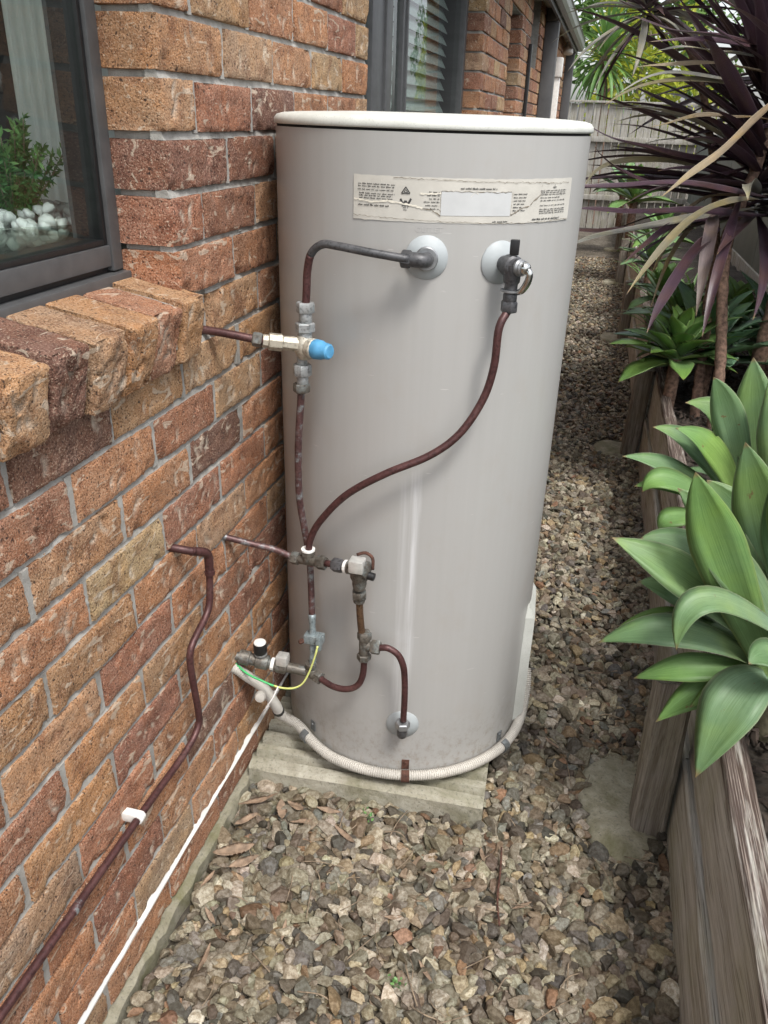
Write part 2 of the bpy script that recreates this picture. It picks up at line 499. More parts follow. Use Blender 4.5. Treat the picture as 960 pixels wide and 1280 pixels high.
def glass_material(name, tint=(0.93, 0.97, 0.95), ior=1.5, boost=0.0):
    m, nt, b = newmat(name)
    nt.nodes.remove(b)
    out = nt.nodes['Material Output']
    tr = node(nt, 'ShaderNodeBsdfTransparent'); tr.inputs[0].default_value = (*tint, 1)
    gl = node(nt, 'ShaderNodeBsdfGlossy'); gl.inputs['Roughness'].default_value = 0.015
    fr = node(nt, 'ShaderNodeFresnel'); fr.inputs[0].default_value = ior
    ad = node(nt, 'ShaderNodeMath', operation='ADD'); ad.inputs[1].default_value = boost
    ge = node(nt, 'ShaderNodeNewGeometry')
    iv = node(nt, 'ShaderNodeMath', operation='SUBTRACT'); iv.inputs[0].default_value = 1.0
    nt.links.new(ge.outputs['Backfacing'], iv.inputs[1])
    ml = node(nt, 'ShaderNodeMath', operation='MULTIPLY')
    nt.links.new(fr.outputs[0], ml.inputs[0]); nt.links.new(iv.outputs[0], ml.inputs[1])
    nt.links.new(ml.outputs[0], ad.inputs[0])
    mx = node(nt, 'ShaderNodeMixShader')
    nt.links.new(ad.outputs[0], mx.inputs[0]); nt.links.new(tr.outputs[0], mx.inputs[1]); nt.links.new(gl.outputs[0], mx.inputs[2])
    nt.links.new(mx.outputs[0], out.inputs['Surface'])
    return m
M['glass'] = glass_material('window_glass', boost=0.0)
M['bowlglass'] = glass_material('bowl_glass', (0.80, 0.83, 0.80), 1.5, 0.16)

def leaf_material(name, base, tip, edge, trans=0.22, rough=0.42, streak=0.25, axis_scale=(60, 1.5, 60)):
    """colour runs along the leaf (attribute t) and across it (attribute s)"""
    m, nt, b = newmat(name)
    c = coords(nt)
    ta = node(nt, 'ShaderNodeAttribute', attribute_name='t').outputs['Fac']
    sa = node(nt, 'ShaderNodeAttribute', attribute_name='s').outputs['Fac']
    x = ramp(nt, ta, [(0.0, base), (0.75, tip), (1.0, tip)])
    cv = node(nt, 'ShaderNodeCombineXYZ'); nt.links.new(sa, cv.inputs[0]); nt.links.new(ta, cv.inputs[1])
    st = noise(nt, mapping(nt, cv.outputs[0], (9, 1.2, 1)), 2.5, 4, 0.6)
    x = mix(nt, x, mix(nt, x, (0.62, 0.66, 0.55), 1.0, 'MULTIPLY'), ramp(nt, st, [(0.35, streak * 3 if streak < .33 else 1), (0.62, 0)]))
    big = noise(nt, c, 6, 3)
    x = mix(nt, x, mix(nt, x, (1.35, 1.22, 0.75), 1.0, 'MULTIPLY'), ramp(nt, big, [(0.45, 0), (0.65, 0.7)]))
    x = mix(nt, x, edge, ramp(nt, sa, [(0.90, 0), (0.985, 0.7)]))
    br = noise(nt, c, 34, 3, 0.6)
    x = mix(nt, x, (0.22, 0.13, 0.06), ramp(nt, br, [(0.70, 0), (0.73, 0.8)]))
    x = mix(nt, x, (0.25, 0.16, 0.08), ramp(nt, ta, [(0.955, 0), (0.985, 0.85)]))
    blo = noise(nt, c, 16, 5, 0.7)
    x = mix(nt, x, mix(nt, x, (0.86, 0.9, 0.92), 1.0, 'MULTIPLY'), ramp(nt, blo, [(0.4, 0.9), (0.62, 0)]))
    fine = noise(nt, mapping(nt, cv.outputs[0], (46, 1.0, 1)), 2.0, 2, 0.5)
    x = mix(nt, x, mix(nt, x, (0.80, 0.84, 0.78), 1.0, 'MULTIPLY'), ramp(nt, fine, [(0.42, 0.8), (0.56, 0)]))
    nt.links.new(x, b.inputs['Base Color'])
    b.inputs['Roughness'].default_value = rough
    b.inputs['Specular IOR Level'].default_value = 0.45
    bump(nt, b, st, 0.25, 0.003)
    tl = node(nt, 'ShaderNodeBsdfTranslucent'); nt.links.new(x, tl.inputs[0])
    mx = node(nt, 'ShaderNodeMixShader'); mx.inputs[0].default_value = trans
    nt.links.new(b.outputs[0], mx.inputs[1]); nt.links.new(tl.outputs[0], mx.inputs[2])
    nt.links.new(mx.outputs[0], nt.nodes['Material Output'].inputs['Surface'])
    return m
M['agave'] = leaf_material('agave_leaf', (0.27, 0.38, 0.27), (0.19, 0.315, 0.145), (0.42, 0.50, 0.30))
M['agave2'] = leaf_material('agave_leaf_bright', (0.24, 0.37, 0.17), (0.20, 0.36, 0.11), (0.34, 0.44, 0.16))
M['agave3'] = leaf_material('agave_leaf_blue', (0.26, 0.38, 0.29), (0.20, 0.35, 0.22), (0.34, 0.44, 0.28))
M['cord'] = leaf_material('cordyline_leaf', (0.058, 0.030, 0.048), (0.085, 0.048, 0.068), (0.17, 0.125, 0.145), 0.10, 0.30, 0.3)
M['cord_dead'] = leaf_material('cordyline_dead', (0.22, 0.145, 0.095), (0.34, 0.26, 0.185), (0.46, 0.39, 0.30), 0.15, 0.75, 0.33)
M['cord_green'] = leaf_material('cordyline_fading', (0.13, 0.11, 0.085), (0.22, 0.185, 0.125), (0.32, 0.27, 0.19), 0.12, 0.4, 0.3)
M['cord_pale'] = leaf_material('cordyline_pale', (0.24, 0.22, 0.21), (0.42, 0.39, 0.36), (0.55, 0.52, 0.48), 0.12, 0.35, 0.3)
M['cord_pink'] = leaf_material('cordyline_dusky', (0.14, 0.098, 0.11), (0.19, 0.14, 0.145), (0.26, 0.19, 0.19), 0.12, 0.45, 0.3)
M['yucca'] = leaf_material('yucca_leaf', (0.16, 0.29, 0.085), (0.15, 0.29, 0.09), (0.30, 0.42, 0.16), 0.25, 0.45, 0.2)
M['lily'] = leaf_material('strap_leaf', (0.15, 0.27, 0.09), (0.15, 0.26, 0.09), (0.22, 0.30, 0.12), 0.2, 0.45, 0.2)

def foliage_material(name, a, bcol, trans=0.3):
    m, nt, b = newmat(name)
    at = node(nt, 'ShaderNodeAttribute', attribute_name='Col')
    x = ramp(nt, at.outputs['Fac'], [(0, a), (1, bcol)])
    nt.links.new(x, b.inputs['Base Color'])
    b.inputs['Roughness'].default_value = 0.5
    tl = node(nt, 'ShaderNodeBsdfTranslucent'); nt.links.new(x, tl.inputs[0])
    mx = node(nt, 'ShaderNodeMixShader'); mx.inputs[0].default_value = trans
    nt.links.new(b.outputs[0], mx.inputs[1]); nt.links.new(tl.outputs[0], mx.inputs[2])
    nt.links.new(mx.outputs[0], nt.nodes['Material Output'].inputs['Surface'])
    return m
M['fol_yellow'] = foliage_material('bamboo_foliage', (0.22, 0.30, 0.03), (0.50, 0.52, 0.06), 0.45)
M['fol_green'] = foliage_material('tree_foliage', (0.05, 0.12, 0.025), (0.16, 0.28, 0.06), 0.35)
M['fol_pot'] = foliage_material('pot_plant_foliage', (0.05, 0.19, 0.055), (0.22, 0.40, 0.13), 0.2)

def gravel_material():
    m, nt, b = newmat('river_gravel')
    at = node(nt, 'ShaderNodeAttribute', attribute_name='Col')
    c = coords(nt, False)
    n = noise(nt, c, 130, 4, 0.65)
    n2 = noise(nt, c, 620, 2, 0.6)
    x = mix(nt, at.outputs['Color'], mix(nt, at.outputs['Color'], (0.55, 0.5, 0.44), 1.0, 'MULTIPLY'), ramp(nt, n, [(0.42, 1), (0.6, 0)]))
    x = mix(nt, x, mix(nt, at.outputs['Color'], (1.4, 1.32, 1.2), 1.0, 'MULTIPLY'), ramp(nt, n2, [(0.55, 0), (0.7, 0.6)]))
    nt.links.new(x, b.inputs['Base Color'])
    b.inputs['Roughness'].default_value = 0.66
    b.inputs['Specular IOR Level'].default_value = 0.4
    p = bump(nt, b, n, 0.35, 0.003)
    bump(nt, b, n2, 0.3, 0.001, p)
    return m
M['gravel'] = gravel_material()

def ground_material(name, a, bcol, c3, sc):
    m, nt, b = newmat(name)
    c = coords(nt, False)
    v = node(nt, 'ShaderNodeTexVoronoi'); v.inputs['Scale'].default_value = sc
    nt.links.new(c, v.inputs['Vector'])
    x = ramp(nt, v.outputs['Color'], [(0.1, a), (0.5, bcol), (0.9, c3)])
    x = mix(nt, x, (0.05, 0.042, 0.034), ramp(nt, v.outputs['Distance'], [(0.35, 0), (0.75, 0.85)]))
    x = mix(nt, x, mix(nt, x, (0.6, 0.58, 0.52), 1.0, 'MULTIPLY'), ramp(nt, noise(nt, c, 3, 4), [(0.4, 1), (0.65, 0)]))
    nt.links.new(x, b.inputs['Base Color'])
    b.inputs['Roughness'].default_value = 0.9
    bump(nt, b, v.outputs['Distance'], 0.6, 0.012)
    return m
M['ground'] = ground_material('packed_gravel', (0.10, 0.085, 0.065), (0.18, 0.155, 0.12), (0.26, 0.23, 0.19), 48)
M['soil'] = ground_material('bark_soil', (0.020, 0.016, 0.012), (0.035, 0.027, 0.020), (0.06, 0.045, 0.033), 70)

# ------------------------------------------------------------------ brick meshes
def brick_mesh(name, L, H, W, seed, rough=1.0, ny=38, nz=13, nx=8):
    """clay brick: front at x=0, length along y, with chipped arrises, bumps and knife slashes"""
    rs = np.random.default_rng(seed)
    key = {}; vs = []; fs = []
    def vid(i, j, k):
        q = (i, j, k)
        if q not in key:
            key[q] = len(vs); vs.append((i / nx, j / ny, k / nz))
        return key[q]
    for j in range(ny):
        for k in range(nz):
            fs.append((vid(nx, j, k), vid(nx, j + 1, k), vid(nx, j + 1, k + 1), vid(nx, j, k + 1)))
    for i in range(nx):
        for k in range(nz):
            fs.append((vid(i, 0, k), vid(i + 1, 0, k), vid(i + 1, 0, k + 1), vid(i, 0, k + 1)))
            fs.append((vid(i, ny, k), vid(i, ny, k + 1), vid(i + 1, ny, k + 1), vid(i + 1, ny, k)))
        for j in range(ny):
            fs.append((vid(i, j, 0), vid(i, j + 1, 0), vid(i + 1, j + 1, 0), vid(i + 1, j, 0)))
            fs.append((vid(i, j, nz), vid(i + 1, j, nz), vid(i + 1, j + 1, nz), vid(i, j + 1, nz)))
    fs.append((vid(0, 0, 0), vid(0, 0, nz), vid(0, ny, nz), vid(0, ny, 0)))
    a = np.array(vs)
    p = np.empty_like(a)
    p[:, 0] = (a[:, 0] - 1) * W; p[:, 1] = (a[:, 1] - .5) * L; p[:, 2] = (a[:, 2] - .5) * H
    def smooth_noise(q, f, amp):
        d = np.zeros(len(q))
        for _ in range(5):
            w = rs.normal(size=3) * f; ph = rs.uniform(0, 6.28)
            d += np.sin(q @ w + ph)
        return d * amp / 2.2
    front = a[:, 0] > .999; e0 = a[:, 1] < .001; e1 = a[:, 1] > .999; bo = a[:, 2] < .001; to = a[:, 2] > .999
    d = smooth_noise(p, 30, .0009 * rough) + smooth_noise(p, 110, .0005 * rough) + rs.normal(0, .00035 * rough, len(p))
    lime = np.zeros(len(p))
    # slashes and crescents on front
    for _ in range(rs.integers(4, 9)):
        cy = rs.uniform(-.42, .42) * L; cz = rs.uniform(-.3, .3) * H
        ang = rs.uniform(.5, 2.6); ln = rs.uniform(.010, .024); cur = rs.uniform(-30, 30)
        u = (p[:, 1] - cy) * math.cos(ang) + (p[:, 2] - cz) * math.sin(ang)
        v = -(p[:, 1] - cy) * math.sin(ang) + (p[:, 2] - cz) * math.cos(ang) + cur * u * u
        k = np.exp(-(v / rs.uniform(.0022, .0042)) ** 2) * np.clip(1 - (u / ln) ** 2, 0, 1)
        k *= front
        d -= k * rs.uniform(.0025, .0055) * rough
        if rs.uniform() < .55: lime = np.maximum(lime, k * rs.uniform(.45, 1.0))
    # broken corner flakes
    for _ in range(rs.integers(1, 4)):
        cy = rs.choice([-.5, .5]) * L * rs.uniform(.6, 1); cz = rs.choice([-.5, .5]) * H; r = rs.uniform(.012, .03)
        q = np.sqrt((p[:, 1] - cy) ** 2 + (p[:, 2] - cz) ** 2)
        d -= np.clip((1 - q / r) * 2.2, 0, 1) * .0045 * rough * front
    p[:, 0] += d * front
    dh = smooth_noise(p, 60, .0012 * rough) + rs.normal(0, .0006, len(p))
    p[:, 1] += np.where(e0, -dh, 0) + np.where(e1, dh, 0)
    # arris wear
    edge_z = front & (bo | to); edge_y = front & (e0 | e1)
    wz = np.abs(smooth_noise(p, 70, .0010 * rough) + rs.normal(0, .0007 * rough, len(p))) + .0003
    p[:, 2] += np.where(bo & front, wz, 0) - np.where(to & front, wz, 0)
    p[:, 0] -= np.where(edge_z | edge_y, np.abs(smooth_noise(p, 90, .0012 * rough) + rs.normal(0, .0008 * rough, len(p))) + .0008, 0)
    p[:, 1] += np.where(e0 & front, wz * 1.3, 0) - np.where(e1 & front, wz * 1.3, 0)
    hd = (e0 | e1) & (bo | to)
    p[:, 2] += np.where(hd & bo, wz * .8, 0) - np.where(hd & to, wz * .8, 0)
    me = bpy.data.meshes.new(name)
    me.from_pydata(p.tolist(), [], fs)
    at = me.attributes.new('lime', 'FLOAT', 'POINT'); at.data.foreach_set('value', lime)
    me.materials.append(M['brick'])
    bm = bmesh.new(); bm.from_mesh(me)
    bmesh.ops.recalc_face_normals(bm, faces=bm.faces)
    for e in bm.edges:
        if len(e.link_faces) == 2 and e.calc_face_angle(0) > R(38): e.smooth = False
    for f in bm.faces: f.smooth = True
    bm.to_mesh(me); bm.free()
    return me

PAL = [((0.42, 0.225, 0.125), 5), ((0.43, 0.255, 0.145), 4), ((0.42, 0.285, 0.170), 2.6), ((0.33, 0.165, 0.105), 4),
       ((0.27, 0.130, 0.088), 2.4), ((0.19, 0.100, 0.078), 1.0), ((0.38, 0.195, 0.112), 5), ((0.36, 0.255, 0.165), 2)]
_w = np.array([w for _, w in PAL]); _w = _w / _w.sum()
def brick_colour():
    c = np.array(PAL[rng.choice(len(PAL), p=_w)][0]) * rng.uniform(.95, 1.15)
    return tuple(c * rng.uniform(.96, 1.04, 3))

PITCH = 0.0866; Z0 = 0.063; BL = 0.2295; BH = 0.0766; HL = 0.1095
FULL = [brick_mesh('brick_face', BL, BH, 0.105, 100 + i) for i in range(16)]
HALF = [brick_mesh('brick_half', HL, BH, 0.105, 200 + i, ny=19) for i in range(7)]
SILL = [brick_mesh('sill_brick', 0.0795, 0.108, 0.175, 300 + i, 1.5, ny=14, nz=19, nx=22) for i in range(10)]

house = empty('brick_house', (0, 0, 0), 'single storey house wall of rock-faced orange and brown clay bricks', 'house')
house.location = (-0.05, 6.0, 0.0)
HO = wloc(house)

cands = []          # (priority, y centre, z centre, mesh length kind)
def lay(ya, yb, j0, j1, near):
    """stretcher bond between two ends, the ends closed with half bricks where the bond asks for it"""
    n = round((yb - ya) / 0.241 * 2) / 2
    st = (yb - ya) / n
    for j in range(j0, j1 + 1):
        y = ya; z = Z0 + PITCH * j
        if j % 2: 
            cands.append((near, y + st * .25, z, 'h')); y += st * .5
        while y + st * .99 < yb:
            cands.append((near, y + st / 2, z, 'f')); y += st
        if y + st * .4 < yb: cands.append((near, y + st * .25, z, 'h'))
Y1A, Y1B = 1.27, 2.475
lay(0.306, Y1B, 0, 12, 0)                       # below the near window and behind the heater
lay(1.39, Y1B, 13, 13, 0) if False else None
for i in range(5):                              # course that ends against the sill
    y = 1.39 + .241 * i
    if y + .23 < Y1B: cands.append((0, y + .1205, Z0 + PITCH * 13, 'f'))
cands.append((0, Y1B - .06, Z0 + PITCH * 13, 'h'))
lay(Y1A, Y1B, 14, 20, 0)
lay(Y1A, Y1B, 21, 27, 2)
lay(-0.417, 0.306, 0, 12, 2)
lay(Y1B, 4.65, 0, 9, 2)
lay(4.65, 5.775, 14, 27, 1)
lay(4.65, 5.775, 0, 13, 2)
lay(5.775, 6.45, 0, 8, 2)
lay(6.45, 12.2, 0, 13, 2)
lay(6.45, 7.173, 14, 27, 1)
lay(7.173, 7.896, 14, 21, 2)
lay(7.896, 12.2, 14, 27, 2)
lay(Y1B, 4.65, 25, 27, 2); lay(5.775, 6.45, 25, 27, 2); lay(-0.417, Y1A, 25, 27, 2)

cands.sort(key=lambda c: (c[0], c[1]))
parts = [c for c in cands if c[0] < 2][:280]
rest = cands[len(parts):]
for _, y, z, kd in parts:
    me = FULL[rng.integers(len(FULL))] if kd == 'f' else HALF[rng.integers(len(HALF))]
    o = bpy.data.objects.new('brick', me)
    o.parent = house
    o.location = Vector((rng.normal(0, .0012), y + rng.normal(0, .001), z + rng.normal(0, .0008))) - HO
    o.rotation_euler = (rng.normal(0, .004), rng.normal(0, .006), rng.normal(0, .004) + 0)
    if rng.random() < .4: o.scale = (1, 1, -1)
    o.color = (*brick_colour(), 1)
    col.objects.link(o)

def merged_bricks(name, items, parent):
    v = []; f = []; cl = []
    for _, y, z, kd in items:
        L = (BL if kd == 'f' else HL) / 2; H = BH / 2; b = .003
        base = len(v); dx = rng.normal(0, .0015)
        v += [(dx - .105, y - L, z - H), (dx - .105, y + L, z - H), (dx - .105, y + L, z + H), (dx - .105, y - L, z + H),
              (dx - b, y - L, z - H), (dx - b, y + L, z - H), (dx - b, y + L, z + H), (dx - b, y - L, z + H),
              (dx, y - L + b, z - H + b), (dx, y + L - b, z - H + b), (dx, y + L - b, z + H - b), (dx, y - L + b, z + H - b)]
        for q in ((0, 3, 2, 1), (0, 1, 5, 4), (1, 2, 6, 5), (2, 3, 7, 6), (3, 0, 4, 7), (4, 5, 9, 8), (5, 6, 10, 9), (6, 7, 11, 10), (7, 4, 8, 11), (8, 9, 10, 11)):
            f.append(tuple(base + i for i in q))
        c = brick_colour(); cl += [(*c, 1)] * 12
    a = np.array(v) - np.array(HO)
    me = bpy.data.meshes.new(name); me.from_pydata(a.tolist(), [], f)
    at = me.color_attributes.new('Col', 'FLOAT_COLOR', 'POINT'); at.data.foreach_set('color', np.array(cl).ravel())
    me.materials.append(M['brick_far'])
    o = bpy.data.objects.new(name, me); o.parent = parent; col.objects.link(o)
    o['kind'] = 'stuff'
merged_bricks('far_brickwork', rest, house)

# mortar: one backing per stretch of wall, recessed behind the faces
def mortar(y0, y1, z0, z1, near=False):
    mb = MB()
    mb.box(-.098, -.0140, y0, y1, z0, z1)
    return mb.build('mortar', M['mortar'], house)
zr = lambda j: Z0 + PITCH * (j + .5)
mortar(-.42, Y1B - .002, .0, zr(12) - .004)
mortar(1.275, Y1B - .014, zr(12) - .004, zr(13))
mortar(Y1A + .016, Y1B - .014, zr(13), zr(27))
mortar(Y1B - .002, 4.648, .0, zr(9)); mortar(4.667, 5.758, 0, zr(27)); mortar(5.77, 6.452, 0, zr(8))
mortar(6.457, 12.19, 0, zr(13)); mortar(6.468, 7.16, zr(13), zr(27)); mortar(7.17, 7.9, zr(13), zr(21)); mortar(7.9, 12.19, zr(13), zr(27))
mortar(Y1B - .002, 4.655, zr(24), zr(27)); mortar(5.77, 6.457, zr(24), zr(27)); mortar(-.42, Y1A + .008, zr(24), zr(27))
mo = MB()
for (ya, yb, j0, j1) in ((.306, Y1B - .012, 0, 12), (1.385, Y1B - .012, 13, 13), (Y1A + .008, Y1B - .012, 14, 26), (4.662, 5.762, 0, 26), (6.463, 7.16, 0, 26)):
    for j in range(j0, j1 + 1):
        za = Z0 + PITCH * j + BH / 2 - .0015; zb2 = Z0 + PITCH * (j + 1) - BH / 2 + .0015
        n = max(2, int((yb - ya) / (.03 if yb < 3 else .2))); vs = []; fs = []
        for i in range(n + 1):
            y = ya + (yb - ya) * i / n; q = rng.normal(0, .0008)
            vs += [(-.03, y, za), (-.0060 + q, y, za + rng.normal(0, .0003)), (-.0105 + q, y, zb2), (-.03, y, zb2)]
        for i in range(n):
            for k in range(4): fs.append((i * 4 + k, (i + 1) * 4 + k, (i + 1) * 4 + (k + 1) % 4, i * 4 + (k + 1) % 4))
        fs += [(0, 1, 2, 3), (n * 4 + 3, n * 4 + 2, n * 4 + 1, n * 4)]
        mo.add(vs, fs)
for _, y, z, kd in parts:
    e = y + (BL if kd == 'f' else HL) / 2
    if abs(e - Y1B) < .02 or abs(e - 5.775) < .02 or abs(e - 7.173) < .02: continue
    x = -.0050 + rng.normal(0, .0010)
    mo.box(-.03, x, e - .002, e + .0135, z - BH / 2 - .002, z + BH / 2 + .002)
mo.build('mortar', M['mortar'], house, kind='stuff')
# smears of mortar that ooze out of the joints
for _ in range(46):
    j = rng.integers(0, 20); y = rng.uniform(.45, 2.3)
    if j >= 12 and y < 1.45: continue
    mb = MB(); z = Z0 + PITCH * (j + .5)
    st = .241
    if rng.random() < .6:      # perpend smear
        off = 1.27 if j % 2 == 0 else 1.3905
        y = off + st * round((y - off) / st); z -= PITCH * .5
        ry, rz = rng.uniform(.006, .010), rng.uniform(.018, .036)
    else: ry, rz = rng.uniform(.015, .05), rng.uniform(.005, .0075)
    n = 14; ctr = (-.0035 + .004 * rng.random(), y, z)
    vs = [ctr]; fs = []
    for k in range(n):
        an = 2 * math.pi * k / n; q = rng.uniform(.75, 1.2)
        vs.append((-.0120, y + ry * q * math.cos(an), z + rz * q * math.sin(an)))
    for k in range(n): fs.append((0, 1 + k, 1 + (k + 1) % n))
    mb.add(vs, fs); mb.build('mortar_smear', M['mortar'], house, True)

# strip footing and white damp course
fb = MB()
ys = np.linspace(-.4, 12.2, 90); 
prof = [(-.10, -.12), (-.10, .018), (.006, .0185), (.014, .012), (.018, -.12)]
vs = []; fs = []
for i, y in enumerate(np.concatenate([np.linspace(-.4, 2.4, 120), np.linspace(2.6, 12.2, 20)])):
    w = rng.normal(0, .002)
    vs += [(px + (w if px > 0 else 0), y, pz + rng.normal(0, .0012) * (pz > 0)) for px, pz in prof]
n = len(vs) // 5
for i in range(n - 1):
    for k in range(4): fs.append((i * 5 + k, i * 5 + k + 1, (i + 1) * 5 + k + 1, (i + 1) * 5 + k))
fs += [(0, 1, 2, 3, 4), tuple((n - 1) * 5 + k for k in (4, 3, 2, 1, 0))]
fb.add(vs, fs).build('footing', M['mossy'], house, 40, label='rough mossy concrete footing at the base of the wall')
db = MB(); vs = []; fs = []
for i, y in enumerate(np.linspace(-.4, 2.45, 70)):
    x = .0048 + rng.normal(0, .0004); z = Z0 + PITCH * .5 + rng.normal(0, .0006); h = .0019 + .0006 * math.sin(y * 9)
    vs += [(-.02, y, z - h), (x, y, z - h), (x, y, z + h), (-.02, y, z + h)]
for i in range(69):
    for k in range(4): fs.append((i * 4 + k, i * 4 + (k + 1) % 4, (i + 1) * 4 + (k + 1) % 4, (i + 1) * 4 + k))
fs += [(0, 1, 2, 3), (279, 278, 277, 276)]
db.add(vs, fs).build('damp_course', M['dpc'], house, label='thin white damp course strip in the lowest bed joint')

# sloping sill of bricks on edge
ymid = 1.331
for i in range(15):
    y = 1.256 - .0905 * i
    me = SILL[i % 10]
    o = bpy.data.objects.new('sill_brick', me); o.parent = house
    o.location = Vector((.036 + rng.normal(0, .003), y, 1.190 + rng.normal(0, .0025))) - HO
    o.rotation_euler = (rng.normal(0, .012), R(11), rng.normal(0, .012))
    o.color = (*(np.array(((.47, .28, .15), (.36, .185, .115), (.46, .265, .14), (.39, .25, .155), (.22, .115, .085), (.44, .27, .155), (.48, .29, .16), (.33, .165, .10))[i % 8]) * rng.uniform(.94, 1.06)), 1)
    col.objects.link(o)
mb = MB()
sl = math.tan(R(11))
mb.add([(.020, y, z) for y in (-.3, 1.295) for z in (1.166, 1.240)] + [(-.13, y, z) for y in (-.3, 1.295) for z in (1.16, 1.2690)],
       [(0, 1, 3, 2), (4, 6, 7, 5), (0, 4, 5, 1), (2, 3, 7, 6), (0, 2, 6, 4), (1, 5, 7, 3)])
mb.build('sill_mortar', M['mortar'], house)

# ------------------------------------------------------------------ near window (frame, sash, glass, room behind)
def rail(mb, x0, x1, y0, y1, z0, z1): return mb.bbox(x0, x1, y0, y1, z0, z1, .0025)
win = MB(); rail(win, -.172, -.100, 1.2440, 1.2735, 1.282, 2.2)
win = win.build('window', M['frame'], house, 40, label='dark grey aluminium framed window above the brick sill')
def sub(parent, name, mat, *boxes, b=.0025):
    mb = MB()
    for q in boxes: mb.bbox(*q, b)
    return mb.build(name, mat, parent, 40)
sub(win, 'bottom_rail', M['frame'], (-.166, -.103, -.35, 1.2437, 1.290, 1.324))
sub(win, 'sub_sill', M['frame'], (-.175, -.088, -.35, 1.279, 1.262, 1.2795), (-.175, -.098, -.35, 1.276, 1.256, 1.2625))
sub(win, 'gasket', M['black'], (-.158, -.107, 1.2345, 1.2436, 1.3245, 2.2), (-.158, -.107, -.35, 1.2342, 1.3245, 1.3335), (-.17, -.112, -.35, 1.2437, 1.2796, 1.2898), b=.0015)
sub(win, 'glass_pane', M['glass'], (-.118, -.113, -.35, 1.2343, 1.3337, 2.2), b=.0006)
# room behind
sub(win, 'inner_ledge', M['plaster'], (-.50, -.176, -.5, 1.53, 1.265, 1.290), b=.003)
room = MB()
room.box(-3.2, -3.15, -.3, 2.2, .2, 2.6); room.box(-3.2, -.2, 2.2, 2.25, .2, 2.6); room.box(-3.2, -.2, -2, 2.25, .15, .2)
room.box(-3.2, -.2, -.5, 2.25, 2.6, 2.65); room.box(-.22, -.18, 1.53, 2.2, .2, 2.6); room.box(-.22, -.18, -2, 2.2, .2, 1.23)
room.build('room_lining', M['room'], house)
sub(win, 'inner_reveal', M['plaster'], (-.30, -.177, 1.531, 1.56, 1.262, 2.2), b=.003)
bn = MB(); bn.bbox(-2.6, -2.1, .6, 2.6 - .45, 1.52, 1.60, .01); bn.bbox(-2.55, -2.15, .65, 2.1, .2, 1.52, .01)
bn.build('bench', M['bench'], None, 40, label='pale bench top deep inside the dim room', cat='bench')
# curtain hanging at side of window
cb = MB(); vs = []; fs = []; n = 22
for i in range(n):
    t = i / (n - 1); y = 1.74 + .006 * math.sin(t * 26); x = -.608 + .112 * t
    vs += [(x, y, 1.10), (x, y, 2.2), (x, y + .004, 2.2), (x, y + .004, 1.10)]
for i in range(n - 1):
    for k in range(4): fs.append((i * 4 + k, i * 4 + (k + 1) % 4, (i + 1) * 4 + (k + 1) % 4, (i + 1) * 4 + k))
cb.add(vs, fs).build('curtain', M['curtain'], None, True, 'pale grey-green curtain edge hanging behind the window glass', 'curtain')

# glass bowl with white pebbles and small plant
BX, BY, BZ = -.325, 1.30, 1.2912
bw = MB().lathe((BX, BY, BZ), (0, 0, 1), [(0, .05), (.003, .075), (.014, .10), (.034, .130), (.058, .152), (.0595, .150), (.034, .126), (.014, .096), (.006, .07), (.005, .0)], 40, cap=False)
bw.build('glass_bowl', M['bowlglass'], None, True, 'clear glass bowl of white pebbles on the inner window ledge', 'bowl')
pm = []
for i in range(6):
    bm = bmesh.new(); bmesh.ops.create_icosphere(bm, subdivisions=2, radius=1)
    for v in bm.verts: v.co *= 1 + .22 * math.sin(v.co.x * 3 + i) * math.cos(v.co.y * 4 + i * 2)
    for f in bm.faces: f.smooth = True
    me = bpy.data.meshes.new('pebble'); bm.to_mesh(me); bm.free(); me.materials.append(M['pebble']); pm.append(me)
cnt = 0
for lay_i, (zz, rr, nn) in enumerate(((.015, .080, 24), (.029, .104, 36), (.043, .122, 46), (.056, .130, 62), (.066, .112, 44), (.074, .07, 18))):
    for i in range(nn):
        an = rng.uniform(0, 6.28); q = math.sqrt(rng.uniform(0, 1)) * rr
        if lay_i < 3 and q < rr * .55: q = rr * rng.uniform(.6, .98)
        o = bpy.data.objects.new('pebble', pm[i % 6])
        s = rng.uniform(.0085, .0125)
        o.location = (BX + q * math.cos(an), BY + q * math.sin(an), BZ + zz + rng.uniform(-.005, .005))
        o.scale = (s * rng.uniform(.9, 1.4), s, s * rng.uniform(.7, 1)); o.rotation_euler = (rng.uniform(0, 1), rng.uniform(0, 1), rng.uniform(0, 6))
        col.objects.link(o)
        tag(o, 'small white pebble heaped in the glass bowl', 'pebble', 'white pebbles in the glass bowl')

def leaf_cloud(pts, dirs, size, wid, colv):
    """many small pointed leaves in one mesh"""
    v = []; f = []; c = []
    for p, d, s, cc in zip(pts, dirs, size, colv):
        d = Vector(d).normalized(); u = d.orthogonal().normalized()
        u = (Matrix.Rotation(rng.uniform(0, 6.28), 3, d) @ u)
        p = Vector(p); b = len(v); w = s * wid; nrm = d.cross(u)
        v += [p, p + d * s * .5 + u * w + nrm * w * .3, p + d * s, p + d * s * .5 - u * w + nrm * w * .3]
        f += [(b, b + 1, b + 2), (b, b + 2, b + 3)]; c += [cc] * 4
    return v, f, c
def cloud_obj(name, mat, parent, v, f, c):
    off = wloc(parent)
    me = bpy.data.meshes.new(name); me.from_pydata([tuple(Vector(p) - off) for p in v], [], f)
    at = me.color_attributes.new('Col', 'FLOAT_COLOR', 'POINT')
    at.data.foreach_set('color', np.array([(q, q, q, 1) for q in c]).ravel())
    me.materials.append(mat)
    o = bpy.data.objects.new(name, me); o.parent = parent; col.objects.link(o)
    return o
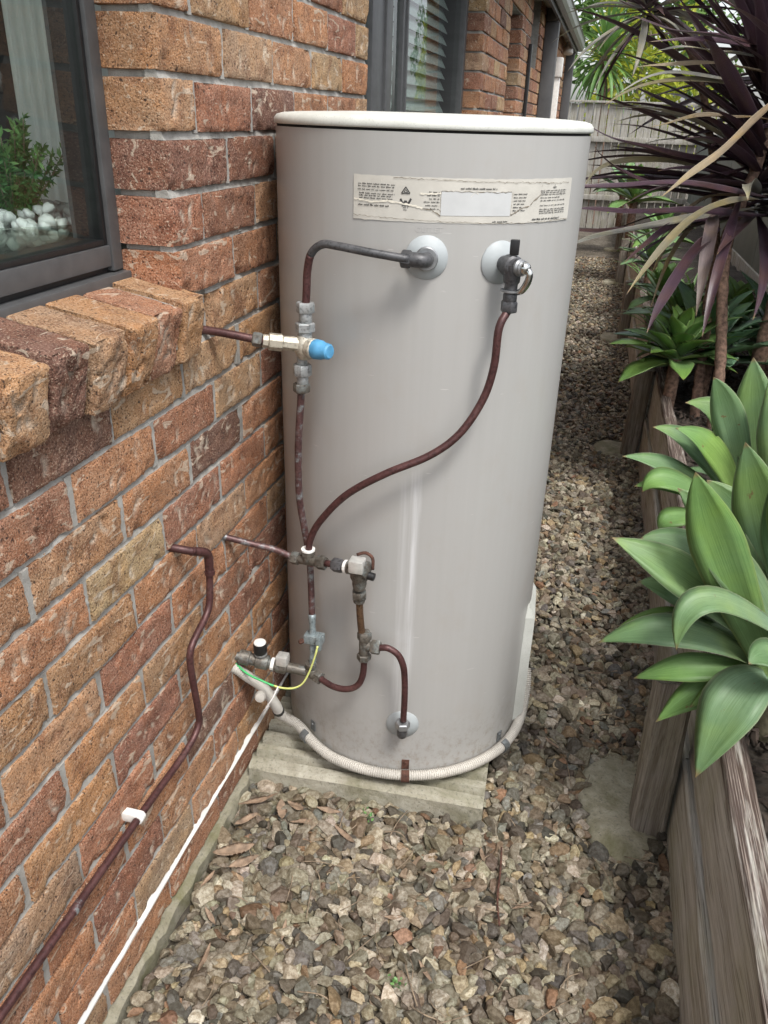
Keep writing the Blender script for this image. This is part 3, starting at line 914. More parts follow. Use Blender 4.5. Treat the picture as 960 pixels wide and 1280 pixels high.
pp = empty('artificial_plant', (BX, BY, BZ + .07), 'small feathery green plant standing in the pebble bowl', 'plant')
P_, D_, S_, C_ = [], [], [], []
for i in range(42):
    an = rng.uniform(0, 6.28); lean = rng.uniform(.05, 1.0); ln = rng.uniform(.07, .135)
    b0 = Vector((BX + .02 * math.cos(an), BY + .02 * math.sin(an), BZ + .062))
    d = Vector((math.sin(lean) * math.cos(an), math.sin(lean) * math.sin(an), math.cos(lean)))
    path = [b0 + d * ln * t + Vector((0, 0, .03 * t * t)) for t in np.linspace(0, 1, 6)]
    MB().tube(path, .0013, 5).build('stem', M['stem'], pp, True)
    for t in np.linspace(.12, 1, 22):
        p = b0 + d * ln * t + Vector((0, 0, .03 * t * t))
        for k in range(4):
            q = Vector(rng.normal(size=3)).normalized()
            P_.append(p); D_.append(d * .6 + q); S_.append(rng.uniform(.012, .020)); C_.append(min(1, max(0, rng.normal(.28, .15) + (t > .85) * .5)))
cloud_obj('foliage', M['fol_pot'], pp, *leaf_cloud(P_, D_, S_, .17, C_))['kind'] = 'stuff'

# ------------------------------------------------------------------ second window with blinds, other openings, eave
def far_window(y0, y1, z0, z1, mull, label, slats):
    w = MB(); w.bbox(-.140, -.085, y0, y0 + .05, z0, z1, .003); w.bbox(-.140, -.085, y1 - .05, y1, z0, z1, .003)
    w.bbox(-.140, -.085, y0 + .05, y1 - .05, z0, z0 + .05, .003); w.bbox(-.140, -.085, y0 + .05, y1 - .05, z1 - .05, z1, .003)
    w = w.build('window', M['frame'], house, 40, label=label)
    for m, hw_ in mull:
        sub(w, 'mullion', M['frame'], (-.138, -.100, m - hw_, m + hw_ * .3, z0 + .05, z1 - .05), (-.138, -.092, m + hw_ * .3, m + hw_, z0 + .05, z1 - .05))
    sub(w, 'glass_pane', M['glass'], (-.120, -.115, y0 + .05, y1 - .05, z0 + .05, z1 - .05), b=.0005)
    if slats:
        sm = None
        zz = z0 + .08
        while zz < z1 - .06:
            mb = MB(); t = R(-60); hw = .031
            pr = [(-.19 + hw * math.cos(t) * s, zz + hw * math.sin(t) * s) for s in (-1, 1)]
            mb.add([(px, y, pz + dz) for y in (y0 + .06, y1 - .06) for (px, pz) in pr for dz in (-.0012, .0012)],
                   [(0, 1, 3, 2), (4, 6, 7, 5), (0, 4, 5, 1), (2, 3, 7, 6), (0, 2, 6, 4), (1, 5, 7, 3)])
            mb.build('blind_slat', M['blind'], w); zz += .05
    return w
far_window(Y1B + .004, 4.646, 0.855, 2.22, ((3.0, .12), (3.34, .028)), 'dark framed window with horizontal blinds beyond the water heater', True)
far_window(5.78, 6.445, 0.80, 2.22, (), 'dark framed window set in the next recess', True)
far_window(7.18, 7.89, 1.93, 2.42, (), 'small high dark window', False)
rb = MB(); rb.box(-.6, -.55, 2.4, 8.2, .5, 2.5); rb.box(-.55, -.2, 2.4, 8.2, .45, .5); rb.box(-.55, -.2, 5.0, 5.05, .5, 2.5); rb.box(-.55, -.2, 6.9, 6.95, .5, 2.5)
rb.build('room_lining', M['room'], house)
ev = MB(); ev.box(-.3, .105, -.4, 12.3, 2.425, 2.44); ev.build('soffit', M['soffit'], house)
fa = MB(); fa.bbox(.106, .128, -.4, 12.35, 2.33, 2.50, .002); fa.build('fascia', M['fascia'], house)
gt = MB(); vs = []; fs = []
pr = [(.130, 2.48), (.130, 2.37), (.150, 2.358), (.190, 2.365), (.205, 2.40), (.207, 2.465), (.220, 2.475), (.212, 2.482), (.198, 2.47), (.196, 2.40), (.184, 2.372), (.136, 2.375), (.134, 2.48)]
for y in (-.4, 12.3): vs += [(a, y, b) for a, b in pr]
n = len(pr)
fs = [(k, (k + 1) % n, n + (k + 1) % n, n + k) for k in range(n)] + [tuple(range(n)), tuple(range(2 * n - 1, n - 1, -1))]
gt.add(vs, fs).build('gutter', M['gutter'], house, label='pale grey metal gutter along the eave')
rf = MB(); rf.add([(.20, -.4, 2.50), (.20, 12.4, 2.50), (-3.4, 12.4, 3.95), (-3.4, -.4, 3.95), (.20, -.4, 2.47), (.20, 12.4, 2.47), (-3.4, 12.4, 3.90), (-3.4, -.4, 3.90)],
                  [(0, 1, 2, 3), (4, 7, 6, 5), (0, 4, 5, 1), (2, 6, 7, 3), (1, 5, 6, 2), (0, 3, 7, 4)])
rf.build('roof', M['roof'], house)
ew = MB(); ew.box(-3.4, -.11, 12.02, 12.19, 0, 2.43); ew.build('end_wall', M['mortar'], house)
sub(house, 'downpipe', M['fascia'], (.004, .125, 8.30, 8.42, .02, 2.32), (.004, .11, 8.30, 8.42, 2.32, 2.424), b=.01)
sub(house, 'corner_post', M['fascia'], (.004, .11, 12.0, 12.15, .02, 2.42), b=.008)
sub(house, 'vent_pipe', M['white'], (.004, .10, 9.6, 9.70, .02, 1.95), (.004, .114, 9.58, 9.72, 1.95, 2.13), b=.012)
sub(house, 'thin_dark_strip', M['black'], (.004, .03, 6.98, 7.03, .1, 2.05), b=.004)  # thin black upright strip on the wall face
sp = MB(); sp.lathe((.06, 11.4, 2.40), (0, -.3, -1), [(0, .03), (.03, .035), (.05, .05), (.12, .06), (.13, .05)], 16)
sp.build('eave_light', M['white'], house, True)

# ------------------------------------------------------------------ ground, garden soil
def heightsheet(name, mat, x0, x1, y0, y1, nx, ny, zf, kind='structure'):
    vs = []; fs = []
    for i in range(nx + 1):
        for j in range(ny + 1):
            x = x0 + (x1 - x0) * i / nx; y = y0 + (y1 - y0) * j / ny
            vs.append((x, y, zf(x, y)))
    for i in range(nx):
        for j in range(ny):
            a = i * (ny + 1) + j
            fs.append((a, a + ny + 1, a + ny + 2, a + 1))
    me = bpy.data.meshes.new(name); me.from_pydata(vs, [], fs); me.materials.append(mat)
    o = bpy.data.objects.new(name, me); col.objects.link(o); o['kind'] = kind
    return o
heightsheet('ground', M['ground'], -60, 60, -20, 100, 4, 4, lambda x, y: -.040)
heightsheet('path', M['ground'], .0, 1.06, -.5, 13.9, 10, 100, lambda x, y: -.024 + .004 * math.sin(7 * x + 5 * y))
heightsheet('garden_soil', M['soil'], 1.09, 1.96, .3, 14, 12, 160,
            lambda x, y: .355 + .015 * math.sin(9 * x + 3 * y) + .012 * math.sin(17 * y + 4 * x) + .05 * (x - 1.09))

# ------------------------------------------------------------------ gravel
def stone_shapes(sub, n, seed):
    rs = np.random.default_rng(seed)
    bm = bmesh.new(); bmesh.ops.create_icosphere(bm, subdivisions=sub, radius=1)
    V0 = np.array([v.co[:] for v in bm.verts]); F0 = np.array([[v.index for v in f.verts] for f in bm.faces]); bm.free()
    out = []
    for _ in range(n):
        v = V0.copy()
        for _ in range(8):
            nn = rs.normal(size=3); nn /= np.linalg.norm(nn); d = rs.uniform(.34, .66)
            t = v @ nn - d
            v -= np.outer(np.clip(t, 0, None), nn)
        v += rs.normal(0, .006, v.shape)
        v *= np.array([1.4, rs.uniform(.85, 1.3), rs.uniform(.6, 1.0)])
        out.append(v)
    return out, F0

GPAL = np.array([(.27, .25, .20), (.34, .315, .26), (.21, .19, .155), (.42, .39, .33), (.20, .16, .12), (.31, .24, .155), (.115, .108, .096), (.47, .445, .385), (.24, .15, .10), (.20, .20, .19), (.37, .315, .225), (.15, .125, .10)]) * .86
GW = np.array([5, 5, 5, 3.4, 3, 2, 3, 1.3, 1.0, 2.6, 2.0, 3.2]); GW = GW / GW.sum()
def inside_slab(x, y):
    return (x > .015) & (x < .60) & (y > 1.425) & (y < 2.06)
def stones(name, x0, x1, y0, y1, pitch, layers, smin, smax, sub, seed, zb=0.0):
    rs = np.random.default_rng(seed)
    shapes, F = stone_shapes(sub, 28, seed)
    XS, YS, ZS, SS = [], [], [], []
    for L in range(layers):
        gx = np.arange(x0, x1, pitch); gy = np.arange(y0, y1, pitch)
        X, Yy = np.meshgrid(gx, gy); X = X.ravel() + rs.uniform(-.6, .6, X.size) * pitch; Yy = Yy.ravel() + rs.uniform(-.6, .6, Yy.size) * pitch
        s = np.exp(rs.normal(math.log((smin * smax) ** .5), .32, X.size)).clip(smin, smax)
        Z = zb - .016 + L * .0105 + rs.uniform(-.005, .005, X.size) - s * .15
        keep = ~inside_slab(X, Yy)
        keep &= ~(((X - .915) ** 2 / .085 ** 2 + (Yy - 1.585) ** 2 / .175 ** 2) < 1)
        keep &= ~(((X - .90) ** 2 / .10 ** 2 + (Yy - 4.15) ** 2 / .15 ** 2) < 1)
        keep &= (X > .03) & (X < 1.055)
        if L == layers - 1: keep &= rs.random(X.size) < .7
        XS.append(X[keep]); YS.append(Yy[keep]); ZS.append(Z[keep]); SS.append(s[keep])
    X = np.concatenate(XS); Yy = np.concatenate(YS); Z = np.concatenate(ZS); S = np.concatenate(SS)
    N = len(X); nv = len(shapes[0]); nf = len(F)
    verts = np.empty((N, nv, 3)); cols = np.empty((N, nv, 4)); cols[..., 3] = 1
    sh = np.array(shapes)[rs.integers(0, len(shapes), N)]
    a = rs.uniform(0, 2 * math.pi, N); tl = rs.normal(0, .38, N); t2 = rs.normal(0, .38, N)
    ca, sa = np.cos(a), np.sin(a); O = np.zeros(N); I = np.ones(N)
    Rz = np.array([[ca, -sa, O], [sa, ca, O], [O, O, I]]).transpose(2, 0, 1)
    Rx = np.array([[I, O, O], [O, np.cos(tl), -np.sin(tl)], [O, np.sin(tl), np.cos(tl)]]).transpose(2, 0, 1)
    Ry = np.array([[np.cos(t2), O, np.sin(t2)], [O, I, O], [-np.sin(t2), O, np.cos(t2)]]).transpose(2, 0, 1)
    Rm = Rx @ Ry @ Rz
    verts = np.einsum('nij,nvj->nvi', Rm, sh) * S[:, None, None] + np.stack([X, Yy, Z], 1)[:, None, :]
    c = GPAL[rs.choice(len(GPAL), N, p=GW)] * np.array((1.0, .975, .91)) * rs.uniform(.6, 1.35, (N, 1)) * rs.uniform(.95, 1.05, (N, 3))
    cols[..., :3] = c[:, None, :]
    faces = (F[None] + (np.arange(N) * nv)[:, None, None]).reshape(-1, 3)
    me = bpy.data.meshes.new(name)
    me.vertices.add(N * nv); me.vertices.foreach_set('co', verts.astype(np.float32).ravel())
    me.loops.add(len(faces) * 3); me.loops.foreach_set('vertex_index', faces.astype(np.int32).ravel())
    me.polygons.add(len(faces)); me.polygons.foreach_set('loop_start', np.arange(0, len(faces) * 3, 3, dtype=np.int32))
    me.polygons.foreach_set('use_smooth', np.zeros(len(faces), dtype=bool))
    me.update(calc_edges=True)
    at = me.color_attributes.new('Col', 'FLOAT_COLOR', 'POINT'); at.data.foreach_set('color', cols.astype(np.float32).ravel())
    me.materials.append(M['gravel'])
    o = bpy.data.objects.new(name, me); col.objects.link(o)
    return tag(o, None, None, None, 'stuff')
tag(stones('gravel', .02, 1.06, .55, 2.35, .0200, 3, .0090, .0265, 2, 5), 'loose grey and tan gravel around the water heater', 'gravel')
tag(stones('gravel', .02, 1.06, 2.35, 4.6, .0215, 3, .0105, .0245, 1, 6), 'loose gravel along the path beyond the water heater', 'gravel')
tag(stones('gravel', .02, 1.06, 4.6, 11, .030, 2, .012, .024, 1, 8), 'finer looking gravel at the far end of the path', 'gravel')

# ------------------------------------------------------------------ retaining wall of sleepers
wall = empty('retaining_wall', (1.07, 4, 0), 'weathered grey timber sleeper retaining wall edging the garden bed', 'retaining wall')
def plank(name, mat, x0, x1, y0, y1, z0, z1, parent, nl, amp, seed, lean=0.0):
    """timber with worn edges: subdivided along its length"""
    rs = np.random.default_rng(seed); mb = MB()
    h = z1 - z0; w = x1 - x0; c = .006
    ring = [(0, c), (0, h * .25), (0, h * .5), (0, h * .75), (0, h - c), (c, h), (w * .5, h), (w - c, h), (w, h - c), (w, c), (w - c, 0), (c, 0)]
    ph = rs.uniform(0, 6.28, len(ring)); ph2 = rs.uniform(0, 6.28, len(ring)); fr = rs.uniform(3, 9, len(ring))
    vs = []; fs = []; m = len(ring)
    for i in range(nl + 1):
        y = y0 + (y1 - y0) * i / nl
        for k, (a, b) in enumerate(ring):
            d = amp * (math.sin(y * fr[k] + ph[k]) + .6 * math.sin(y * fr[k] * 3.1 + ph2[k])) + rs.normal(0, amp * .2)
            vs.append((x0 + a + d * .7 - lean * b, y, z0 + b + d * .5))
    for i in range(nl):
        for k in range(m):
            j = (k + 1) % m
            fs.append((i * m + k, i * m + j, (i + 1) * m + j, (i + 1) * m + k))
    fs += [tuple(range(m)), tuple(nl * m + k for k in reversed(range(m)))]
    return mb.add(vs, fs).build(name, mat, parent, 35)
ends = [(-.2, 1.555), (1.56, 4.05), (4.055, 6.6), (6.605, 9.2), (9.205, 11.8), (11.805, 13.9)]
for i, (a, b) in enumerate(ends):
    dx = (0, .004, -.004, .003, 0, 0)[i]
    plank('sleeper', M['sleeper'], 1.037 + dx, 1.086 + dx, a, b, -.03, .214, wall, 40 if i < 2 else 12, .0022, 40 + i)
    plank('sleeper', M['sleeper'], 1.050 + dx, 1.100 + dx, a, b, .226, .452, wall, 40 if i < 2 else 12, .0024, 60 + i)
sub(wall, 'joint_shade_strip', M['dark'], (1.066, 1.082, -.2, 13.9, .19, .25), b=.002)  # added dark strip standing in for shade in the open joint between sleepers
def post(y, seed, lean, hgt):
    rs = np.random.default_rng(seed); mb = MB(); vs = []; fs = []
    ring = [(-.041, -.030), (-.030, -.041), (.030, -.041), (.041, -.030), (.041, .030), (.030, .041), (-.030, .041), (-.041, .030)]
    n = 16; m = len(ring)
    for i in range(n + 1):
        z = -.05 + (hgt + .05) * i / n
        for k, (a, b) in enumerate(ring):
            vs.append((0.993 + a + lean * z + rs.normal(0, .0009), y + b + rs.normal(0, .0009), z + (.012 * (a + .04) / .08 if i == n else 0)))
    for i in range(n):
        for k in range(m):
            j = (k + 1) % m; fs.append((i * m + k, i * m + j, (i + 1) * m + j, (i + 1) * m + k))
    fs += [tuple(reversed(range(m))), tuple(n * m + k for k in range(m))]
    mb.add(vs, fs).build('post', M['post'], wall, 35)
for i, (y, l) in enumerate(((1.545, -.03), (4.05, .03), (6.6, 0), (9.2, 0), (11.8, 0))):
    post(y, 80 + i, l, .447)
    # collar of concrete at its foot
    mb = MB(); vs = [(.93, y, .012)]; fs = []; n = 36; rs = np.random.default_rng(i + 3)
    ax, ay = (.105, .185) if i == 0 else (.115, .14)
    cx = .935 if i == 0 else .93; cy = y + (.045 if i == 0 else .05)
    vs = [(cx, cy, .015)]
    for rr, zz in ((.55, .014), (.9, .008), (1.0, -.002), (1.04, -.05)):
        for k in range(n):
            an = 2 * math.pi * k / n; q = rr * (1 + .05 * math.sin(3 * an + i) + rs.normal(0, .012))
            vs.append((min(cx + ax * q * math.cos(an), 1.043), cy + ay * q * math.sin(an), zz + rs.normal(0, .0015)))
    for k in range(n): fs.append((0, 1 + k, 1 + (k + 1) % n))
    for r_ in range(3):
        for k in range(n):
            j = (k + 1) % n; fs.append((1 + r_ * n + k, 1 + (r_ + 1) * n + k, 1 + (r_ + 1) * n + j, 1 + r_ * n + j))
    mb.add(vs, fs).build('post_footing', M['collar'], wall, True)

# ------------------------------------------------------------------ heater slab
slab = MB()
yaw = R(2.6); ox, oy = .012, 1.412
pr = [(0, -.03), (0, .044), (.006, .052), (.030, .053)]
y = .036
while y < .62:
    pr += [(y, .052), (y + .006, .030), (y + .018, .028), (y + .026, .052)]; y += .048
pr += [(.66, .052), (.66, -.03)]
vs = []; fs = []; n = len(pr); nx = 10
for i in range(nx + 1):
    x = .592 * i / nx
    for (a, b) in pr:
        a2 = a + rng.normal(0, .0008); vs.append((ox + x * math.cos(yaw) - a2 * math.sin(yaw), oy + x * math.sin(yaw) + a2 * math.cos(yaw), b + rng.normal(0, .0008)))
for i in range(nx):
    for k in range(n - 1): fs.append((i * n + k, (i + 1) * n + k, (i + 1) * n + k + 1, i * n + k + 1))
fs += [tuple(reversed(range(n))), tuple(nx * n + k for k in range(n))]
slab.add(vs, fs).build('heater_slab', M['concrete'], None, 30, 'ribbed concrete slab under the water heater', 'slab')

# ------------------------------------------------------------------ water heater
TC = Vector((.330, 1.772)); TR = .316; TZ0, TZ1 = .066, 1.508
heater = empty('water_heater', (TC.x, TC.y, TZ0), 'tall beige cylindrical hot water tank on a concrete slab', 'water heater')
def cyl(a, r, z): return Vector((TC.x + r * math.sin(a), TC.y - r * math.cos(a), z))
bd = MB(); vs = []; fs = []; seg = 144
zs = [TZ0, TZ0 + .004, TZ0 + .03] + list(np.linspace(.14, 1.44, 16)) + [1.48, TZ1]
uvs = []
for z in zs:
    for i in range(seg + 1):
        a = 2 * math.pi * i / seg - math.pi
        r = TR - (.006 if z <= TZ0 else 0) + .0006 * math.sin(a * 3 + z * 5)
        vs.append(cyl(a, r, z)); uvs.append((a * TR, z))
for k in range(len(zs) - 1):
    for i in range(seg): fs.append((k * (seg + 1) + i, k * (seg + 1) + i + 1, (k + 1) * (seg + 1) + i + 1, (k + 1) * (seg + 1) + i))
body = bd.add(vs, fs).build('tank_body', M['tank'], heater, True)
ul = body.data.uv_layers.new(name='UVMap')
li = np.empty(len(body.data.loops), dtype=np.int32); body.data.loops.foreach_get('vertex_index', li)
ul.data.foreach_set('uv', np.array(uvs)[li].astype(np.float32).ravel())
MB().lathe((TC.x, TC.y, 1.5), (0, 0, 1), [(0, TR - .004), (.014, TR - .003)], 96).build('lid_gap', M['dark'], heater, True)
MB().lathe((TC.x, TC.y, 1.5125), (0, 0, 1), [(0, TR - .01), (0, TR + .0015), (.003, TR + .0030), (.010, TR + .0024), (.0165, TR - .003), (.0200, TR - .016), (.0225, TR - .05), (.026, .16), (.027, .001)], 128).build('lid', M['lid'], heater, True)
MB().lathe((TC.x, TC.y, .0515), (0, 0, 1), [(0, TR - .030), (.0160, TR - .022)], 96).build('base_ring', M['rust'], heater, True)

def patch(a0, a1, z0, z1, r, na=40, nz=2, jit=0.0):
    vs = []; fs = []
    for i in range(na + 1):
        for k in range(nz + 1):
            a = a0 + (a1 - a0) * i / na; z = z0 + (z1 - z0) * k / nz
            if jit and k in (0, nz): z += rng.normal(0, jit)
            vs.append(cyl(a, r, z))
    for i in range(na):
        for k in range(nz):
            q = i * (nz + 1) + k; fs.append((q, q + nz + 1, q + nz + 2, q + 1))
    return vs, fs
# rating sticker: s = arc length round the tank (m), z = height
SZ = lambda q: 1.4395 - (q - 40) * .000408
def sarc(s): return s / TR
st = MB().add(*patch(sarc(-.0755), sarc(.3725), SZ(222), SZ(42), TR + .0012, 60, 6, .0004))
st = st.build('rating_sticker', M['paper'], heater, True, label='long torn paper rating sticker')
pt = MB()
zt, zb_ = SZ(94), SZ(191)
pt.add(*patch(sarc(.083), sarc(.2115), zb_, zt, TR + .0018, 20, 2)).build('white_patch', M['patch'], st, True)
pr_ = MB()
def text_line(s0, s1, z, h=.0022):
    s = s0
    while s < s1:
        w = min(rng.uniform(.004, .011), s1 - s)
        q = s
        while q < s + w:
            lw = rng.uniform(.0009, .0017); hh = h * rng.choice([.7, .7, 1.0])
            pr_.add(*patch(sarc(q), sarc(min(q + lw, s + w)), z, z + hh, TR + .0021, 1, 1)); q += lw + .0005
        s += w + .0022
for q, (a, b) in zip((80, 90, 103, 118, 127, 137), ((-.066, .002), (-.066, .001), (-.067, .0), (-.064, .002), (-.064, -.002), (-.064, .0))): text_line(a, b, SZ(q))
text_line(-.066, -.008, SZ(166), .003)
for i, q in enumerate((101, 115, 128, 141, 155, 168)): text_line(.062 - .006 * (i > 2) - .003 * (i % 2), .080, SZ(q)); text_line(.2165, .2165 + (.030, .028, .026, .024, .022, .028)[i], SZ(q + 4))
text_line(.116, .182, SZ(85), .0030)
text_line(.178, .207, SZ(217), .0026)
for q in (93, 101, 109, 122, 134, 154, 170, 178, 186): text_line(.278 + .006 * (q > 150) * 0, .352 - .02 * (q in (122,)), SZ(q), .0020)
text_line(.262, .338, SZ(212), .0034)
# recycling triangle and check mark, earth symbol
def strokes(pts, w, closed=False):
    pts = list(pts) + ([pts[0]] if closed else [])
    for (s0, z0), (s1, z1) in zip(pts[:-1], pts[1:]):
        d = Vector((s1 - s0, z1 - z0)); L = d.length; d /= L; nrm = Vector((-d.y, d.x)) * w / 2
        c4 = [(s0 + nrm.x, z0 + nrm.y), (s1 + nrm.x, z1 + nrm.y), (s1 - nrm.x, z1 - nrm.y), (s0 - nrm.x, z0 - nrm.y)]
        pr_.add([cyl(sarc(s), TR + .0022, z) for s, z in c4], [(3, 2, 1, 0)])
strokes([(.0138, SZ(108)), (.0212, SZ(82)), (.0288, SZ(108))], .0016, True)
strokes([(.0178, SZ(104)), (.0212, SZ(93)), (.0248, SZ(104))], .0010, True)
strokes([(.0125, SZ(130)), (.0175, SZ(153)), (.0215, SZ(137)), (.0255, SZ(153)), (.0310, SZ(128))], .0034)
text_line(.0155, .0285, SZ(160), .0024); text_line(.018, .026, SZ(167), .002); text_line(.018, .026, SZ(176), .002)
strokes([(.3140, SZ(66)), (.3140, SZ(77))], .0010); strokes([(.3085, SZ(77)), (.3195, SZ(77))], .0010); strokes([(.3105, SZ(81)), (.3175, SZ(81))], .0010)
pr_.build('print', M['print'], st, kind='stuff')
tr_ = MB()
def ragged(pts, w, out):
    for (s0, z0), (s1, z1) in zip(pts[:-1], pts[1:]):
        n = max(2, int(math.hypot(s1 - s0, z1 - z0) / .004))
        prev = None
        for i in range(n + 1):
            t = i / n; s = s0 + (s1 - s0) * t + rng.normal(0, .0006); z = z0 + (z1 - z0) * t + rng.normal(0, .0006); ww = w * rng.uniform(.4, 1.4)
            cur = (cyl(sarc(s), TR + .0023, z - ww / 2), cyl(sarc(s + ww * .3), TR + .0023, z + ww / 2))
            if prev: out.add([prev[0], cur[0], cur[1], prev[1]], [(0, 1, 2, 3)])
            prev = cur
ragged([(.279, SZ(66)), (.276, SZ(108)), (.252, SZ(152)), (.236, SZ(160)), (.212, SZ(189))], .0022, tr_)
ragged([(.0815, SZ(96)), (.0822, SZ(188))], .0014, tr_); ragged([(.050, SZ(166)), (.068, SZ(172)), (.083, SZ(192))], .0014, tr_)
ragged([(.0, SZ(48)), (.36, SZ(60))], .0008, tr_); ragged([(-.075, SZ(205)), (.2, SZ(222)), (.37, SZ(216))], .0007, tr_)
ragged([(.083, SZ(94)), (.2115, SZ(95))], .0010, tr_); ragged([(.214, SZ(96)), (.2122, SZ(188))], .0012, tr_)
tr_.build('torn_edge', M['tear'], st)
tl_ = MB()
ragged([(-.075, SZ(138)), (-.04, SZ(150)), (-.01, SZ(140)), (.03, SZ(152)), (.05, SZ(164))], .0028, tl_)
ragged([(.047, SZ(106)), (.082, SZ(104))], .0026, tl_); ragged([(-.022, SZ(46)), (-.024, SZ(130)), (-.036, SZ(200))], .0010, tl_)
ragged([(.134, SZ(112)), (.142, SZ(97)), (.148, SZ(103))], .0010, tl_); ragged([(.315, SZ(140)), (.318, SZ(200))], .0016, tl_)
tl_.build('peeled_strip', M['tearlight'], st, kind='stuff')
# faint raised letters above the hot outlet
fc = bpy.data.curves.new('letters', 'FONT'); fc.body = 'OUTLET'; fc.size = .013; fc.align_x = 'CENTER'
fo = bpy.data.objects.new('letters', fc); col.objects.link(fo)
dg = bpy.context.evaluated_depsgraph_get()
tm = bpy.data.meshes.new_from_object(fo.evaluated_get(dg))
bpy.data.objects.remove(fo)
lt = MB(); lt.add([cyl(.205 + v.co.x / TR, TR + .0010, 1.349 + v.co.y) for v in tm.vertices], [tuple(p.vertices) for p in tm.polygons])
lt.build('raised_letters', M['emboss'], heater)

# conical plastic dishes round the three connections
A_OUT, A_PTR, A_COLD = .198, .637, .197
def radial(a): return Vector((math.sin(a), -math.cos(a), 0))
def dish(a, z, r):
    MB().lathe(cyl(a, TR - .003, z), radial(a), [(0, r), (.004, r), (.0065, r * .95), (.012, r * .62), (.016, r * .42), (.0165, r * .36), (.010, r * .33), (.009, .0005)], 40, cap=False).build('connection_dish', M['dish'], heater, 30)
dish(A_OUT, 1.306, .0385); dish(A_PTR, 1.298, .0385); dish(A_COLD, .237, .0385)

# element cover on the right flank
a0 = 1.63
ec = MB(); vs = []; fs = []
zz = [.10, .44, .462]; 
prof = [(-.13, 0), (-.115, .022), (.115, .022), (.13, 0)]
for i, z in enumerate((.10, .13, .425, .462)):
    hgt = (0.006, 1, 1, 0.05)[i]
    for (da, h) in prof: vs.append(cyl(a0 + da / TR * .62, TR - .001 + h * hgt, z))
for i in range(3):
    for k in range(3): fs.append((i * 4 + k, i * 4 + k + 1, (i + 1) * 4 + k + 1, (i + 1) * 4 + k))
fs += [(3, 2, 1, 0), (12, 13, 14, 15)]
ec.add(vs, fs).build('element_cover', M['lid'], heater, label='raised pale cover over the heating element')

# ------------------------------------------------------------------ pipework
PR = .0074
def pv(*a): return Vector(a)
def fitting(mb, c, d, parts):
    for t, r, h, seg in parts: mb.lathe(Vector(c) + Vector(d).normalized() * t, d, [(0, r * .9), (h * .12, r), (h * .88, r), (h, r * .9)], seg, .2)
    return mb

# hot outlet: elbow off the tank, grey pipe looping to the tempering valve
hp = empty('hot_outlet_pipe', (.28, 1.42, 1.22), 'tarnished pipe bending from the tank outlet down to the tempering valve', 'pipe')
ra = radial(A_OUT)
e = cyl(A_OUT, TR, 1.306)
mb = MB(); mb.tube(crom([e - ra * .005, e + ra * .030, e + ra * .044 + V(-.010, 0, .001), e + ra * .045 + V(-.030, 0, .002)], 6), .0128, 16)
mb.build('elbow', M['grey_pipe'], hp, 35)
MB().lathe(e + ra * .004, ra, [(0, .021), (.014, .021), (.016, .019)], 24).build('collar', M['steel'], hp, 35)
mb = MB(); mb.hexnut(e + ra * .045 + V(-.036, 0, .002), (1, 0, -.05), .018, .0155); mb.build('nut', M['grey_pipe'], hp)
pth = crom([(.372, 1.4095, 1.309), (.300, 1.400, 1.318), (.245, 1.404, 1.324), (.214, 1.412, 1.324), (.190, 1.421, 1.306), (.180, 1.427, 1.275), (.177, 1.429, 1.240), (.1745, 1.430, 1.205)], 8)
MB().tube(pth[:34], PR, 14).build('pipe', M['grey_pipe'], hp, True)
MB().tube(pth[33:], PR * 1.0, 14).build('lower_pipe', M['copper'], hp, True)

# tempering valve
tv = empty('tempering_valve', (.168, 1.432, 1.04), 'brass tempering valve with a blue cap in front of the tank', 'valve')
cx, cy_ = .170, 1.432
mb = MB(); fitting(mb, (cx + .003, cy_, 1.196), (0, 0, 1), [(0, .0175, .020, 6), (-.018, .0125, .020, 14)]); mb.build('upper_nut', M['nickel'], tv, 35)
mb = MB(); fitting(mb, (cx + .002, cy_, 1.160), (0, 0, 1), [(0, .0190, .018, 6), (-.016, .0135, .018, 14)]); mb.build('upper_nut', M['nickel'], tv, 35)
mb = MB(); mb.lathe((cx, cy_, 1.108), (0, 0, 1), [(0, .011), (.008, .016), (.018, .020), (.030, .020), (.038, .016), (.046, .0135)], 18)
mb.lathe((cx - .070, cy_ - .036, 1.145), (.070, .036, -.010), [(0, .0125), (.010, .0125), (.012, .0165), (.036, .0165), (.038, .013), (.07, .015), (.082, .0135)], 8, .4)
mb.lathe((cx, cy_, 1.131), (.93, -.36, .02), [(0, .015), (.015, .0195), (.024, .0195), (.027, .016)], 16)
mb.build('valve_body', M['brass'], tv, 35)
mb = MB(); mb.lathe((cx + .024, cy_ - .009, 1.1315), (.93, -.36, .02), [(0, .0185), (.004, .0195), (.016, .0185), (.019, .0165), (.034, .0150), (.037, .012)], 12); mb.build('blue_cap', M['blue'], tv, 35)
mb = MB(); fitting(mb, (cx - .006, cy_ + .003, 1.074), (0, 0, 1), [(0, .0185, .022, 8), (-.018, .0120, .02, 14), (.02, .0105, .018, 14)]); mb.build('lower_nut', M['nickel'], tv, 35)
mb = MB(); fitting(mb, (cx - .008, cy_ + .003, 1.040), (0, 0, 1), [(0, .0170, .018, 6)]); mb.build('lower_nut', M['bronze'], tv, 35)
MB().tube(crom([(-.03, 1.372, 1.163), (.02, 1.3795, 1.158), (.060, 1.387, 1.152), (.102, 1.397, 1.1445)], 5), .0078, 12).build('wall_pipe', M['copper'], tv, True)
mb = MB(); mb.hexnut((.090, 1.394, 1.147), (.07, .02, -.01), .018, .0135); mb.build('nut', M['bronze'], tv)

